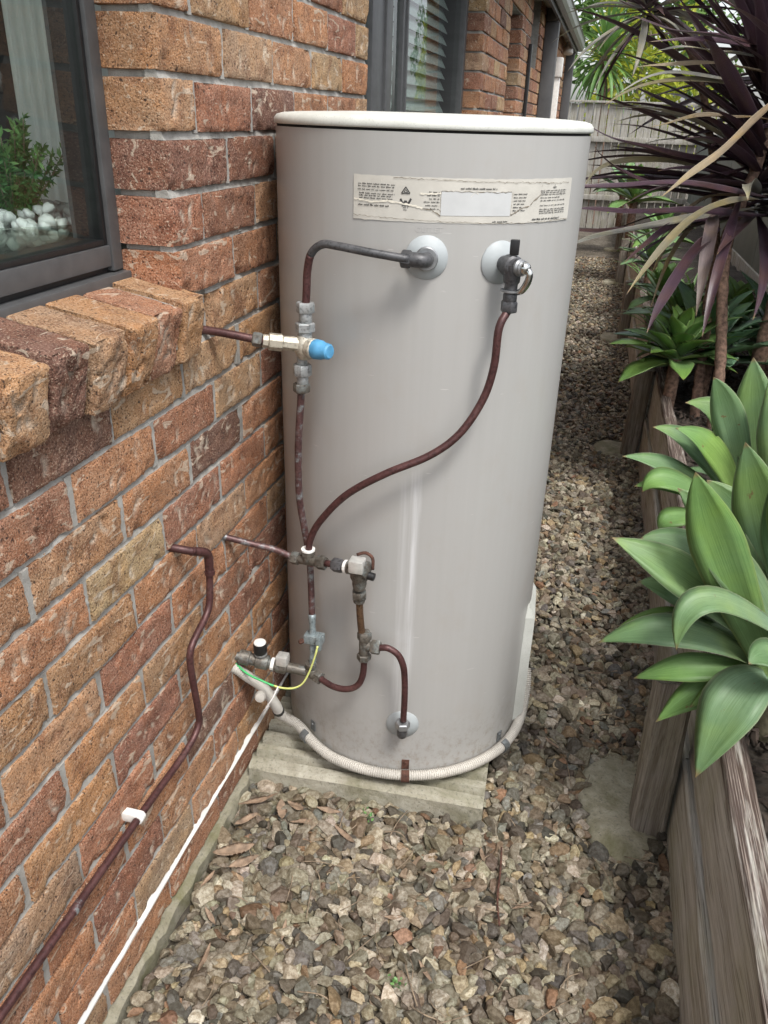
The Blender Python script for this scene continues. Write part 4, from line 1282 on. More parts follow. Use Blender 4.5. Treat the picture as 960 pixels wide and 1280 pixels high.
# pipe from tempering valve down behind the cross to the lower tee
lp = empty('mixing_pipe', (.165, 1.44, .36), 'limed copper pipe dropping from the tempering valve to the lower tee', 'pipe')
pth = crom([(.161, 1.436, 1.045), (.159, 1.437, 1.020), (.150, 1.442, .918), (.148, 1.448, .806), (.158, 1.451, .725), (.168, 1.452, .650), (.174, 1.444, .550), (.176, 1.440, .500)], 8)
MB().tube(pth, PR, 14).build('pipe', M['copper_patina'], lp, True)
pth = crom([(.1755, 1.441, .520), (.178, 1.438, .450), (.178, 1.436, .400), (.174, 1.434, .362)], 8)
MB().tube(pth, PR * 1.12, 14, rf=lambda i: PR * (1.08 + .12 * math.sin(i * 1.3))).build('crusted_pipe', M['verdigris'], lp, True)
mb = MB(); mb.bbox(.160, .204, 1.424, 1.450, .447, .469, .003); mb.bbox(.192, .204, 1.414, 1.428, .440, .478, .002); mb.build('earth_clamp', M['verdigris'], lp, 35)
MB().lathe((.158, 1.428, .452), (-.5, -.6, 0), [(0, .006), (.009, .006), (.011, .004)], 6).build('clamp_screw', M['rust'], lp)
mb = MB(); fitting(mb, (.174, 1.434, .362), (0, 0, 1), [(-.006, .0155, .018, 8), (.016, .0135, .012, 14)])
fitting(mb, (.174, 1.434, .360), (.95, -.35, -.1), [(-.004, .0125, .022, 12), (.014, .0160, .016, 6)]); mb.build('lower_tee', M['bronze'], lp, 35)

# relief valve
rv = empty('relief_valve', (.532, 1.47, 1.23), 'dark bronze relief valve with chrome lever on the tank upper right', 'valve')
rp = radial(A_PTR); e = cyl(A_PTR, TR, 1.298)
mb = MB(); mb.lathe(e - rp * .004, rp, [(0, .017), (.014, .017), (.016, .0145), (.026, .0150), (.034, .0195), (.054, .0195), (.058, .016)], 20)
c = e + rp * .046
mb.lathe(c + V(0, 0, .004), (0, 0, -1), [(0, .0165), (.030, .0150), (.034, .012), (.050, .0115)], 18)
mb.build('valve_body', M['grey_pipe'], rv, 35)
mb = MB(); mb.bbox(c.x - .008, c.x + .008, c.y - .006, c.y + .006, c.z + .020, c.z + .046, .002); mb.build('black_nozzle', M['black'], rv, 35)
sd = V(.80, -.55, .02).normalized()
mb = MB(); mb.lathe(c + sd * .012, sd, [(0, .0140), (.004, .0150), (.008, .0125), (.011, .0140), (.014, .0125)], 18); mb.build('spring_housing', M['steel'], rv, 35)
mb = MB(); mb.lathe(c + sd * .024, sd, [(0, .0110), (.005, .0115), (.010, .009), (.0125, .004)], 16)
mb.tube(crom([c + sd * .028, c + sd * .036 + V(.002, 0, -.006), c + sd * .034 + V(.002, 0, -.022), c + sd * .026 + V(0, 0, -.038), c + sd * .016 + V(0, 0, -.043)], 5), .006, 10, rf=lambda i: .0045 + .002 * math.sin(i * .15)); mb.build('lever', M['polished'], rv, True)
mb = MB(); mb.lathe(c + V(0, 0, -.040), (0, 0, -1), [(0, .0185), (.003, .0185), (.004, .013)], 20)
mb.build('flange', M['steel'], rv, 35)
mb = MB(); fitting(mb, c + V(0, 0, -.046), (0, 0, -1), [(0, .0130, .016, 12), (.014, .0155, .020, 6)]); mb.build('nut', M['grey_pipe'], rv, 35)

# relief drain: long swept pipe, cross and wall branch
dr = empty('relief_drain_pipe', (.30, 1.42, .64), 'dark red copper pipe sweeping diagonally across the tank front', 'pipe')
pth = crom([(c.x, c.y, c.z - .075), (.533, 1.460, 1.192), (.530, 1.462, 1.120), (.515, 1.458, 1.055), (.478, 1.442, .988), (.425, 1.424, .943), (.341, 1.406, .900), (.262, 1.408, .842), (.203, 1.419, .768), (.181, 1.422, .722), (.176, 1.423, .690)], 8)
MB().tube(pth, PR * 1.02, 14).build('pipe', M['copper'], dr, True)
tt = V(.1745, 1.424, .668); ax_ = V(.97, -.22, .12).normalized()
mb = MB(); fitting(mb, tt, (0, 0, 1), [(0, .0130, .016, 14), (.012, .0150, .016, 8)])
fitting(mb, tt, ax_, [(-.026, .0110, .052, 14), (-.042, .0145, .018, 6), (.024, .0160, .020, 6)]); mb.build('tee', M['bronze'], dr, 35)
MB().lathe(tt + V(0, 0, .0245), (0, 0, 1), [(0, .0152), (.004, .0152)], 14).build('thread_tape', M['tape'], dr)
MB().tube(crom([(-.03, 1.386, .722), (.0, 1.395, .711), (.05, 1.408, .697), (.100, 1.420, .684), tt - ax_ * .036], 5), .0072, 12).build('wall_branch', M['copper_patina'], dr, True)

# expansion valve and cold feed into the tank
xv = empty('expansion_valve', (.30, 1.395, .62), 'bronze expansion control valve with chrome cap and black nozzle', 'valve')
MB().tube([tt + ax_ * .040, tt + ax_ * .068], PR, 14).build('pipe', M['copper'], xv, True)
mb = MB(); fitting(mb, tt + ax_ * .062, ax_, [(0, .0155, .024, 6), (.020, .0125, .012, 14)]); mb.build('nut', M['grey_pipe'], xv, 35)
MB().lathe(tt + ax_ * .092, ax_, [(0, .0148), (.007, .0148)], 14).build('thread_tape', M['tape'], xv)
ve = V(.298, 1.394, .678)
mb = MB(); mb.lathe(tt + ax_ * .099, ax_, [(0, .015), (.018, .0155), (.026, .019), (.046, .019), (.05, .012)], 16)
mb.lathe(ve + V(.0, .0, .004), (0, 0, -1), [(0, .020), (.018, .0195), (.026, .015), (.034, .0155), (.046, .0125)], 16); mb.build('valve_body', M['bronze'], xv, 35)
mb = MB(); mb.lathe(ve + V(.015, -.002, -.004), (.93, -.1, -.10), [(0, .009), (.018, .0085), (.019, .006)], 12); mb.build('black_nozzle', M['black'], xv, 35)
mb = MB(); mb.bbox(ve.x - .019, ve.x + .013, ve.y - .024, ve.y + .006, ve.z + .006, ve.z + .034, .004); mb.build('chrome_cap', M['chrome'], xv, 35)
mb = MB(); mb.tube(crom([ve + V(-.008, .006, .036), ve + V(.010, .008, .042), ve + V(.026, .004, .034), ve + V(.028, 0, .010)], 4), .0035, 8); mb.build('lever', M['rust'], xv, True)
mb = MB(); fitting(mb, ve + V(-.001, .004, -.050), (0, 0, -1), [(0, .0165, .018, 6), (.014, .0125, .014, 14)]); mb.build('lower_nut', M['bronze'], xv, 35)
MB().tube(crom([(.297, 1.398, .622), (.298, 1.402, .573), (.302, 1.406, .518), (.306, 1.407, .500)], 5), PR * 1.05, 14).build('drop_pipe', M['copper_brown'], xv, True)

ci = empty('cold_inlet_pipe', (.38, 1.41, .24), 'dark red copper pipe from the lower tee into the tank cold inlet', 'pipe')
t2 = V(.308, 1.407, .484)
mb = MB(); fitting(mb, t2, (0, 0, 1), [(-.030, .0115, .060, 14), (.016, .0160, .020, 6), (-.038, .0160, .016, 6)])
fitting(mb, t2, (1, 0, .03), [(0, .0115, .025, 14), (.016, .0165, .020, 6)]); mb.build('tee', M['bronze'], ci, 35)
pth = crom([t2 + V(.034, 0, .001), (.362, 1.407, .488), (.384, 1.409, .474), (.397, 1.411, .445), (.4015, 1.413, .405), (.403, 1.415, .345), (.402, 1.418, .285)], 8)
MB().tube(pth, PR, 14).build('inlet_pipe', M['copper'], ci, True)
pth = crom([t2 + V(.001, 0, -.030), (.309, 1.407, .445), (.306, 1.407, .402), (.294, 1.405, .372), (.268, 1.404, .357), (.235, 1.409, .354), (.196, 1.426, .357)], 8)
MB().tube(pth, PR, 14).build('supply_pipe', M['copper'], ci, True)
rc = radial(A_COLD); e = cyl(A_COLD, TR, .237)
mb = MB(); mb.tube(crom([e - rc * .004, e + rc * .030, e + rc * .043 + V(0, 0, .010), e + rc * .045 + V(0, 0, .030)], 5), .0125, 14); mb.build('elbow', M['grey_pipe'], ci, 35)
mb = MB(); mb.hexnut(e + rc * .0445 + V(0, 0, .036), (0, 0, 1), .018, .0175); mb.build('nut', M['steel'], ci)

# stop valve assembly on cold supply
sv = empty('stop_valve', (.08, 1.41, .36), 'dark bronze stop valve with black knob between wall and lower tee', 'valve')
s0, s1 = V(-.03, 1.408, .392), V(.168, 1.434, .362); sdv = (s1 - s0).normalized()
mb = MB(); mb.lathe(s0, sdv, [(0, .010), (.035, .010), (.036, .0175), (.060, .0175), (.062, .014), (.075, .014), (.077, .018), (.105, .018), (.107, .013), (.120, .014), (.128, .0175), (.150, .0175), (.152, .012), (.2, .012)], 14); mb.build('valve_body', M['bronze'], sv, 35)
k = s0 + sdv * .088
mb = MB(); mb.lathe(k + V(0, 0, .012), (0, -.05, 1), [(0, .011), (.008, .0135), (.010, .0155), (.014, .0155)], 16); mb.build('neck', M['nickel'], sv, 35)
mb = MB(); mb.lathe(k + V(0, -.001, .026), (0, -.05, 1), [(0, .0145), (.002, .0155), (.026, .0155), (.028, .0145)], 18); mb.build('knob', M['black'], sv, 35)
MB().lathe(k + V(0, -.0025, .0541), (0, -.05, 1), [(0, .0143), (.0025, .0135), (.003, .005)], 18).build('knob_cap', M['white'], sv, 35)
MB().lathe(s0 + sdv * .112, sdv, [(0, .0150), (.008, .0150)], 14).build('thread_tape', M['tape'], sv)
k = s0 + sdv * .142
mb = MB(); mb.bbox(k.x - .014, k.x + .014, k.y - .018, k.y + .010, k.z + .010, k.z + .036, .005); mb.build('chrome_cap', M['chrome'], sv, 35)

# earth wire
ew_ = empty('earth_wire', (.1, 1.395, .34), 'green and yellow earth wire looping from wall to pipe clamp', 'wire')
pth = crom([(-.01, 1.406, .375), (.03, 1.394, .357), (.065, 1.392, .346), (.106, 1.395, .333), (.140, 1.396, .336), (.163, 1.400, .350), (.178, 1.404, .380), (.192, 1.407, .425), (.198, 1.412, .455)], 8)
MB().tube(pth[:38], .0026, 8).build('green_strand', M['green'], ew_, True)
MB().tube([p + V(.0006, -.0012, .0016) for p in pth[22:]], .0024, 8).build('yellow_strand', M['yellow'], ew_, True)
MB().tube([(.108, 1.392, .338), (.100, 1.380, .315), (.088, 1.372, .292), (.075, 1.369, .270)], .0015, 6).build('cable_tie_tail', M['tape'], ew_, True)

# corrugated conduit round the base with saddles
cd = empty('flexible_conduit', (.33, 1.47, .075), 'pale grey corrugated conduit wrapped round the foot of the tank', 'conduit')
cp = [(-.03, 1.398, .368), (.0, 1.402, .358), (.025, 1.412, .332), (.050, 1.440, .285), (.062, 1.478, .208), (.062, 1.520, .138)]
def cond_r(a): return .0155 + .008 * max(0, 1 - (a + .72) / 2.22 * 5)
def cond_z(a): return .0905 + .03 * max(0, 1 - (a + .72) / 2.22 * 6) + .02 * max(0, ((a + .72) / 2.22 - .8) * 5) ** 2
for a in np.linspace(-.72, 1.50, 14):
    cp.append(tuple(cyl(a, TR + cond_r(a), cond_z(a))))
cp += [tuple(cyl(1.62, TR + .017, .150)), tuple(cyl(1.70, TR + .013, .20))]
dense = crom(cp, 14)
L = [0]
for a, b in zip(dense[:-1], dense[1:]): L.append(L[-1] + (b - a).length)
tot = L[-1]; N = int(tot / .00135); ss = np.linspace(0, tot, N)
xyz = np.array([tuple(p) for p in dense]); pts = np.stack([np.interp(ss, L, xyz[:, i]) for i in range(3)], 1)
MB().tube(pts.tolist(), .0115, 14, rf=lambda i: .0134 - .0020 * (1 if (i // 2) % 2 else 0)).build('conduit_tube', M['conduit'], cd, 50)
def saddle(a, mat, w):
    z = cond_z(a); cr = cond_r(a); mb = MB(); vs = []; fs = []; n = 12
    for i in range(n + 1):
        an = -math.pi * .5 + math.pi * i / n * 1.0
        for dw in (-w / 2, w / 2):
            vs.append(cyl(a + dw / TR, TR + cr + .0170 * math.cos(an), z + .0170 * math.sin(an)))
            vs.append(cyl(a + dw / TR, TR + cr + .0140 * math.cos(an), z + .0140 * math.sin(an)))
    for i in range(n):
        q = i * 4; fs += [(q, q + 4, q + 6, q + 2), (q + 1, q + 3, q + 7, q + 5), (q, q + 1, q + 5, q + 4), (q + 2, q + 6, q + 7, q + 3)]
    mb.add(vs, fs)
    vs = [cyl(a + dw / TR, TR + rr, zz) for zz in (z + .008, z + .036) for dw in (-w / 2, w / 2) for rr in (.0005, .0028)]
    mb.add(vs, [(0, 1, 3, 2), (4, 6, 7, 5), (0, 4, 5, 1), (2, 3, 7, 6), (0, 2, 6, 4), (1, 5, 7, 3)])
    mb.lathe(cyl(a, TR + .003, z + .028), radial(a), [(0, .004), (.002, .003)], 10)
    mb.build('saddle_clip', mat, cd, 35)
saddle(-.60, M['clip'], .017); saddle(.235, M['rust'], .018); saddle(1.10, M['clip'], .017)
q = pts[int(N * .185)]
i0 = int(np.argmin(np.abs(pts[:, 2] - .165) + (pts[:, 1] > 1.6) * 9))
MB().tube(pts[i0 - 6:i0 + 7].tolist(), .0146, 14).build('black_tape', M['black'], cd, 35)
MB().lathe((.050, 1.424, .276), (.2, -1, .15), [(0, .004), (.003, .013), (.012, .014), (.018, .011), (.02, .004)], 14).build('cable_gland', M['conduit'], cd, 35)

# drain pipe fixed to the wall
wd = empty('wall_drain_pipe', (.045, 1.0, .39), 'brown copper drain pipe cranked down and along the brick wall', 'pipe')
pth = crom([(-.02, 1.172, .803), (.012, 1.178, .798), (.035, 1.192, .789)], 4)
MB().tube(pth, .0078, 12).build('wall_stub', M['copper'], wd, True)
mb = MB(); mb.tube(crom([(.028, 1.186, .792), (.040, 1.205, .783), (.043, 1.221, .770), (.043, 1.225, .750), (.042, 1.226, .735)], 5), .0086, 14)
mb.lathe((.0425, 1.226, .730), (0, 0, -1), [(0, .0100), (.008, .0100), (.009, .008)], 14); mb.build('elbow', M['copper'], wd, 35)
pth = crom([(.042, 1.226, .735), (.041, 1.224, .690), (.040, 1.218, .656), (.039, 1.198, .637), (.038, 1.160, .622), (.037, 1.136, .605), (.036, 1.131, .575), (.037, 1.136, .510), (.038, 1.142, .445), (.037, 1.138, .418), (.034, 1.112, .398), (.030, 1.060, .388), (.027, .96, .388), (.026, .80, .390), (.026, .60, .394), (.026, .30, .40)], 8)
MB().tube(pth, .0070, 14).build('pipe', M['copper'], wd, True)
mb = MB(); mb.lathe((.027, .925, .389), (0, -1, 0), [(0, .0092), (.002, .0100), (.014, .0100), (.016, .0092)], 14); mb.bbox(-.004, .027, .909, .925, .379, .399, .003); mb.build('saddle_clip', M['tape'], wd, 35)
mb = MB(); mb.lathe((.026, .735, .391), (0, -1, 0), [(0, .0078), (.018, .0084), (.02, .0076)], 14); mb.build('joint', M['copper_patina'], wd, 35)

# ------------------------------------------------------------------ leaves
def leaf_mesh(name, mat, spine, width, hint, prof, chan=.18, thick=.0, wave=0.0, seed=0):
    """leaf blade along a spine: channelled cross-section; attributes t (along) and s (0 midrib .. 1 margin)"""
    P = [Vector(p) for p in spine]; n = len(P); vs = []; fs = []; T = []; S = []
    ncr = 5; rs = random.Random(seed); ph = rs.uniform(0, 6)
    prevu = None
    for i in range(n):
        t = i / (n - 1)
        d = (P[min(i + 1, n - 1)] - P[max(i - 1, 0)]).normalized()
        h = Vector(hint); nn = h - d * h.dot(d)
        if nn.length < 1e-4: nn = d.orthogonal()
        nn.normalize()
        if prevu is not None:
            nn = (nn * .5 + (prevu - d * prevu.dot(d)).normalized() * .5).normalized()
        prevu = nn
        u = d.cross(nn)
        w = width * .5 * prof(t)
        for k in range(ncr):
            x = -1 + 2 * k / (ncr - 1)
            z = chan * w * (x * x) * (1.2 - t * .6) + wave * w * math.sin(t * 9 + ph + (2 if x > 0 else 0)) * x * x
            vs.append(P[i] + u * (w * x) + nn * z); T.append(t); S.append(abs(x))
        if thick:
            for k in range(1, ncr - 1):
                x = 1 - 2 * k / (ncr - 1)
                z = chan * w * (x * x) * (1.2 - t * .6) + wave * w * math.sin(t * 9 + ph + (2 if x > 0 else 0)) * x * x - thick * (1 - abs(x) * .7) * (1 - .75 * t)
                vs.append(P[i] + u * (w * x) + nn * z); T.append(t); S.append(abs(x) * .9)
    m = ncr + (ncr - 2 if thick else 0)
    for i in range(n - 1):
        for k in range(m if thick else ncr - 1):
            j = (k + 1) % m
            fs.append((i * m + k, i * m + j, (i + 1) * m + j, (i + 1) * m + k))
    if thick: fs.append(tuple(range(m)))
    me = bpy.data.meshes.new(name); me.from_pydata([tuple(v) for v in vs], [], fs)
    for nm, data in (('t', T), ('s', S)):
        at = me.attributes.new(nm, 'FLOAT', 'POINT'); at.data.foreach_set('value', data)
    me.materials.append(mat)
    me.polygons.foreach_set('use_smooth', [True] * len(me.polygons)); me.update()
    return me
def agave_prof(t):
    # narrow waist, widest past the middle, drawn-out point
    if t < .6: return .42 + .58 * math.sin(t / .6 * math.pi / 2) ** 1.4
    q = (t - .6) / .4
    return max(.008, 1 - .25 * q - .75 * q ** 1.7)
def strap_prof(t): return max(.02, min(1, .35 + t * 3.2) * (1 - max(0, (t - .55) / .45) ** 1.7))

def quad_spine(a, b, c, n=16):
    """curve through a, b (middle) and c"""
    a, b, c = Vector(a), Vector(b), Vector(c); k = b * 2 - (a + c) * .5
    return [a * (1 - t) ** 2 + k * 2 * t * (1 - t) + c * t * t for t in np.linspace(0, 1, n)]

AG = [
 ((1.144,1.500,0.566),(0.962,1.450,0.725),(0.790,1.450,0.809),0.11),
 ((1.130,1.480,0.548),(0.946,1.420,0.635),(0.797,1.420,0.584),0.085),
 ((1.151,1.480,0.522),(1.005,1.420,0.563),(0.878,1.420,0.511),0.075),
 ((1.128,1.420,0.562),(1.055,1.330,0.572),(0.999,1.250,0.433),0.125),
 ((1.164,1.500,0.610),(1.066,1.500,0.848),(0.997,1.500,1.014),0.13),
 ((1.142,1.450,0.542),(0.992,1.420,0.809),(0.910,1.420,0.976),0.13),
 ((1.119,1.550,0.577),(0.978,1.550,0.644),(0.866,1.550,0.665),0.09),
 ((1.139,1.420,0.659),(0.970,1.360,0.751),(0.924,1.300,0.674),0.07),
 ((1.126,1.580,0.527),(0.969,1.580,0.575),(0.842,1.550,0.542),0.05),
 ((1.146,1.600,0.559),(0.981,1.600,0.709),(0.856,1.580,0.749),0.11),
 ((1.175,1.380,0.565),(1.101,1.340,0.660),(1.049,1.300,0.670),0.09),
 ((1.177,1.500,0.651),(1.112,1.450,0.880),(1.049,1.420,1.040),0.12),
 ((1.199,1.500,0.558),(1.232,1.450,0.730),(1.291,1.400,0.806),0.1),
 ((1.173,1.400,0.587),(1.184,1.300,0.575),(1.179,1.220,0.476),0.11),
 ((1.195,1.600,0.589),(1.249,1.650,0.728),(1.322,1.700,0.789),0.11),
 ((1.150,1.520,0.545),(1.010,1.580,0.620),(0.905,1.630,0.600),0.085),
 ((1.160,1.470,0.600),(1.030,1.450,0.760),(0.930,1.450,0.840),0.105),
 ((1.150,1.440,0.530),(1.070,1.400,0.560),(0.985,1.370,0.500),0.07),
 ((1.160,1.540,0.620),(1.060,1.560,0.800),(0.960,1.580,0.900),0.10),
 ((1.180,1.480,0.640),(1.110,1.470,0.820),(1.050,1.460,0.970),0.10),
 ((1.150,1.500,0.560),(1.000,1.520,0.690),(0.860,1.530,0.720),0.08),
 ((1.140,1.500,0.550),(0.980,1.500,0.600),(0.840,1.490,0.560),0.075),
 ((1.160,1.490,0.600),(1.020,1.500,0.790),(0.900,1.520,0.900),0.09),
 ((1.140,1.460,0.520),(1.030,1.410,0.530),(0.930,1.370,0.450),0.08)]
AG2 = [
 ((1.065,1.765,0.742),(0.932,1.750,0.840),(0.802,1.720,0.876),0.06),
 ((1.060,1.760,0.750),(0.913,1.700,0.837),(0.854,1.680,0.814),0.075),
 ((1.085,1.800,0.744),(1.027,1.820,0.924),(0.920,1.800,0.987),0.1),
 ((1.071,1.770,0.777),(0.988,1.750,0.898),(0.902,1.730,0.950),0.075),
 ((1.122,1.770,0.756),(1.074,1.780,0.944),(1.036,1.800,1.099),0.11),
 ((1.070,1.760,0.722),(0.940,1.670,0.768),(0.899,1.660,0.739),0.07),
 ((1.140,1.770,0.773),(1.112,1.720,0.935),(1.062,1.740,1.078),0.1),
 ((1.119,1.820,0.719),(1.110,1.840,0.811),(1.047,1.850,0.954),0.07),
 ((1.09,1.79,.74),(.97,1.79,.88),(.86,1.78,.93),.07), ((1.08,1.78,.73),(.95,1.76,.80),(.84,1.74,.80),.065), ((1.10,1.79,.75),(1.02,1.77,.95),(.96,1.76,1.06),.08),
 ((1.14,1.80,.73),(1.25,1.82,.84),(1.36,1.84,.86),.09), ((1.13,1.83,.73),(1.17,1.98,.84),(1.16,2.10,.86),.09), ((1.11,1.83,.72),(1.04,1.96,.80),(.98,2.06,.78),.08)]
def big_agave(name, loc, leaves, label, stem_top, mats, hintbase):
    root = empty(name, loc, label, 'plant', 'large agaves leaning over the sleepers')
    o0 = wloc(root)
    for i, (a, b, c, w) in enumerate(leaves):
        sp = quad_spine(a, b, c, 18)
        out = (Vector(c) - Vector(a)); out.z = 0
        up = Vector((-.35, -.55, 1.0)) if (c[2] - a[2]) < .25 else Vector((-.35, -.75, .6))
        me = leaf_mesh('leaf', mats[i % len(mats)], [p - o0 for p in sp], w * (.76 if w > .12 and c[2] > .9 else .88), up, agave_prof, .30, .010, .05, i)
        o = bpy.data.objects.new('leaf', me); o.parent = root; col.objects.link(o)
    MB().tube(crom([(loc[0], loc[1], .30), ((loc[0] + stem_top[0]) / 2, (loc[1] + stem_top[1]) / 2, .45), stem_top], 5), .038, 14, rf=lambda i: .036 + .004 * (i % 2)).build('stem', M['stem'], root, True)
    return root
big_agave('agave', (1.19, 1.52, .36), AG, 'large pale green agave whose broad leaves overhang the nearest timber post', (1.165, 1.50, .60), [M['agave'], M['agave'], M['agave2']], None)
big_agave('agave', (1.16, 1.83, .36), AG2, 'green agave rosette just behind the large overhanging agave', (1.11, 1.79, .76), [M['agave'], M['agave2']], None)

# shared leaf shapes for the smaller agaves
def shared_leaves(mat, n, L, W, seed, prof=agave_prof, chan=.34, thick=.006, curl=(.15, .55)):
    out = []
    for i in range(n):
        rs = random.Random(seed + i); cu = rs.uniform(*curl); ln = L * rs.uniform(.85, 1.12)
        sp = []
        for t in np.linspace(0, 1, 11):      # grows along +y, tip droops
            sp.append(Vector((rs.uniform(-.002, .002), ln * (t - .12 * cu * t * t), ln * (.10 * t - cu * .5 * t * t * t))))
        out.append(leaf_mesh('leaf', mat, sp, W * rs.uniform(.85, 1.15), (0, 0, 1), prof, chan, thick, .08, seed + i))
    return out
LV = {'a': shared_leaves(M['agave2'], 5, .30, .115, 500), 'b': shared_leaves(M['agave3'], 5, .36, .125, 520), 'c': shared_leaves(M['agave'], 5, .28, .095, 540)}
def rosette(loc, kind, n, scale, label, el=(-4, 82), group='smaller agaves along the bed', height=.12, base=.36):
    root = empty('agave', (loc[0], loc[1], base), label, 'plant', group)
    top = loc[2] - base
    for i in range(n):
        k = i / n
        az = i * 2.39996 + random.uniform(-.2, .2); e = R(el[0] + (el[1] - el[0]) * k ** 1.1 + random.uniform(-6, 6))
        o = bpy.data.objects.new('leaf', LV[kind][i % 5]); o.parent = root
        s = scale * (1.05 - .35 * k) * random.uniform(.9, 1.1)
        o.location = (0, 0, top + .05 * k * scale)
        o.rotation_euler = (Matrix.Rotation(az, 3, 'Z') @ Matrix.Rotation(e, 3, 'X')).to_euler(); o.scale = (s, s, s)
        col.objects.link(o)
    MB().tube([(loc[0], loc[1], base - .04), (loc[0], loc[1], loc[2] + .02)], .022 * scale + .006, 10).build('stem', M['bark'], root, True)
rosette((1.255, 3.88, .555), 'b', 24, 1.2, 'blue-green agave growing right against the ringed trunks')
rosette((1.095, 3.66, .60), 'a', 26, 1.05, 'bright green agave spilling over the sleeper top at the second post')
rosette((1.14, 4.25, .62), 'a', 20, 1.0, 'bright green agave between the spilling agave and the ringed trunks')
rosette((1.42, 4.35, .60), 'a', 20, 1.15, 'light green agave behind the ringed trunks')
rosette((1.58, 4.10, .60), 'b', 18, 1.1, 'agave growing between the ringed trunks and boundary fence')
rosette((1.20, 2.62, .47), 'c', 12, .55, 'small agave low in the dark soil')
rosette((1.12, 5.25, .58), 'a', 18, .95, 'agave beside the third post of the sleepers')
rosette((1.10, 6.35, .62), 'c', 18, 1.15, 'pale agave leaning over the path past the third post', (5, 80))
rosette((1.22, 7.4, .66), 'a', 18, 1.2, 'agave in the shaded middle of the bed')
rosette((1.02, 9.3, .80), 'a', 18, 1.6, 'tall green agave in front of the paling fence')
rosette((.95, 11.6, .72), 'b', 16, 1.5, 'blue-green agave at the foot of the paling fence')

# tufts of narrow strap leaves filling the bed
SL = shared_leaves(M['lily'], 5, .34, .020, 600, strap_prof, .3, 0, (.6, 1.5))
for i, (x, y, n, lb) in enumerate(((1.14, 5.05, 26, 'narrow leaved tuft at the sleeper edge behind the spilling agave'), (1.20, 5.55, 28, 'narrow leaved tuft beside the agave at the third post'),
        (1.36, 5.9, 26, 'narrow leaved tuft in the bed past the agave at the third post'), (1.15, 6.9, 26, 'narrow leaved tuft between the pale leaning agave and the shaded agave'),
        (1.45, 5.2, 24, 'narrow leaved tuft behind the light green agave'), (1.2, 8.2, 24, 'narrow leaved tuft in front of the tall far agave'), (1.62, 4.7, 24, 'narrow leaved tuft under the boundary fence'))):
    root = empty('strap_leaf_tuft', (x, y, .36), lb, 'plant', 'tufts of narrow leaves')
    for k in range(n):
        o = bpy.data.objects.new('leaf', SL[k % 5]); o.parent = root; s = random.uniform(.7, 1.25)
        o.rotation_euler = (Matrix.Rotation(random.uniform(0, 6.28), 3, 'Z') @ Matrix.Rotation(R(random.uniform(35, 85)), 3, 'X')).to_euler()
        o.scale = (s, s, s); col.objects.link(o)

# mulch of bark chips
def chips(name, x0, x1, y0, y1, n, seed):
    rs = np.random.default_rng(seed); v = []; f = []
    for i in range(n):
        x, y = rs.uniform(x0, x1), rs.uniform(y0, y1); z = .362 + .05 * (x - 1.09) + rs.uniform(0, .018) + .015 * math.sin(9 * x + 3 * y)
        a = rs.uniform(0, 6.28); L, W = rs.uniform(.008, .03), rs.uniform(.003, .009); dz = rs.normal(0, .006)
        c, s = math.cos(a), math.sin(a); b = len(v)
        v += [(x + c * L, y + s * L, z + dz), (x - s * W, y + c * W, z + .003), (x - c * L, y - s * L, z - dz), (x + s * W, y - c * W, z - .003), (x, y, z + .008)]
        f += [(b, b + 1, b + 4), (b + 1, b + 2, b + 4), (b + 2, b + 3, b + 4), (b + 3, b, b + 4)]
    me = bpy.data.meshes.new(name); me.from_pydata(v, [], f); me.materials.append(M['mulch'])
    o = bpy.data.objects.new(name, me); col.objects.link(o); return tag(o, 'dark bark mulch over the garden bed', 'mulch', None, 'stuff')
chips('mulch', 1.10, 1.94, .6, 7, 5200, 4)

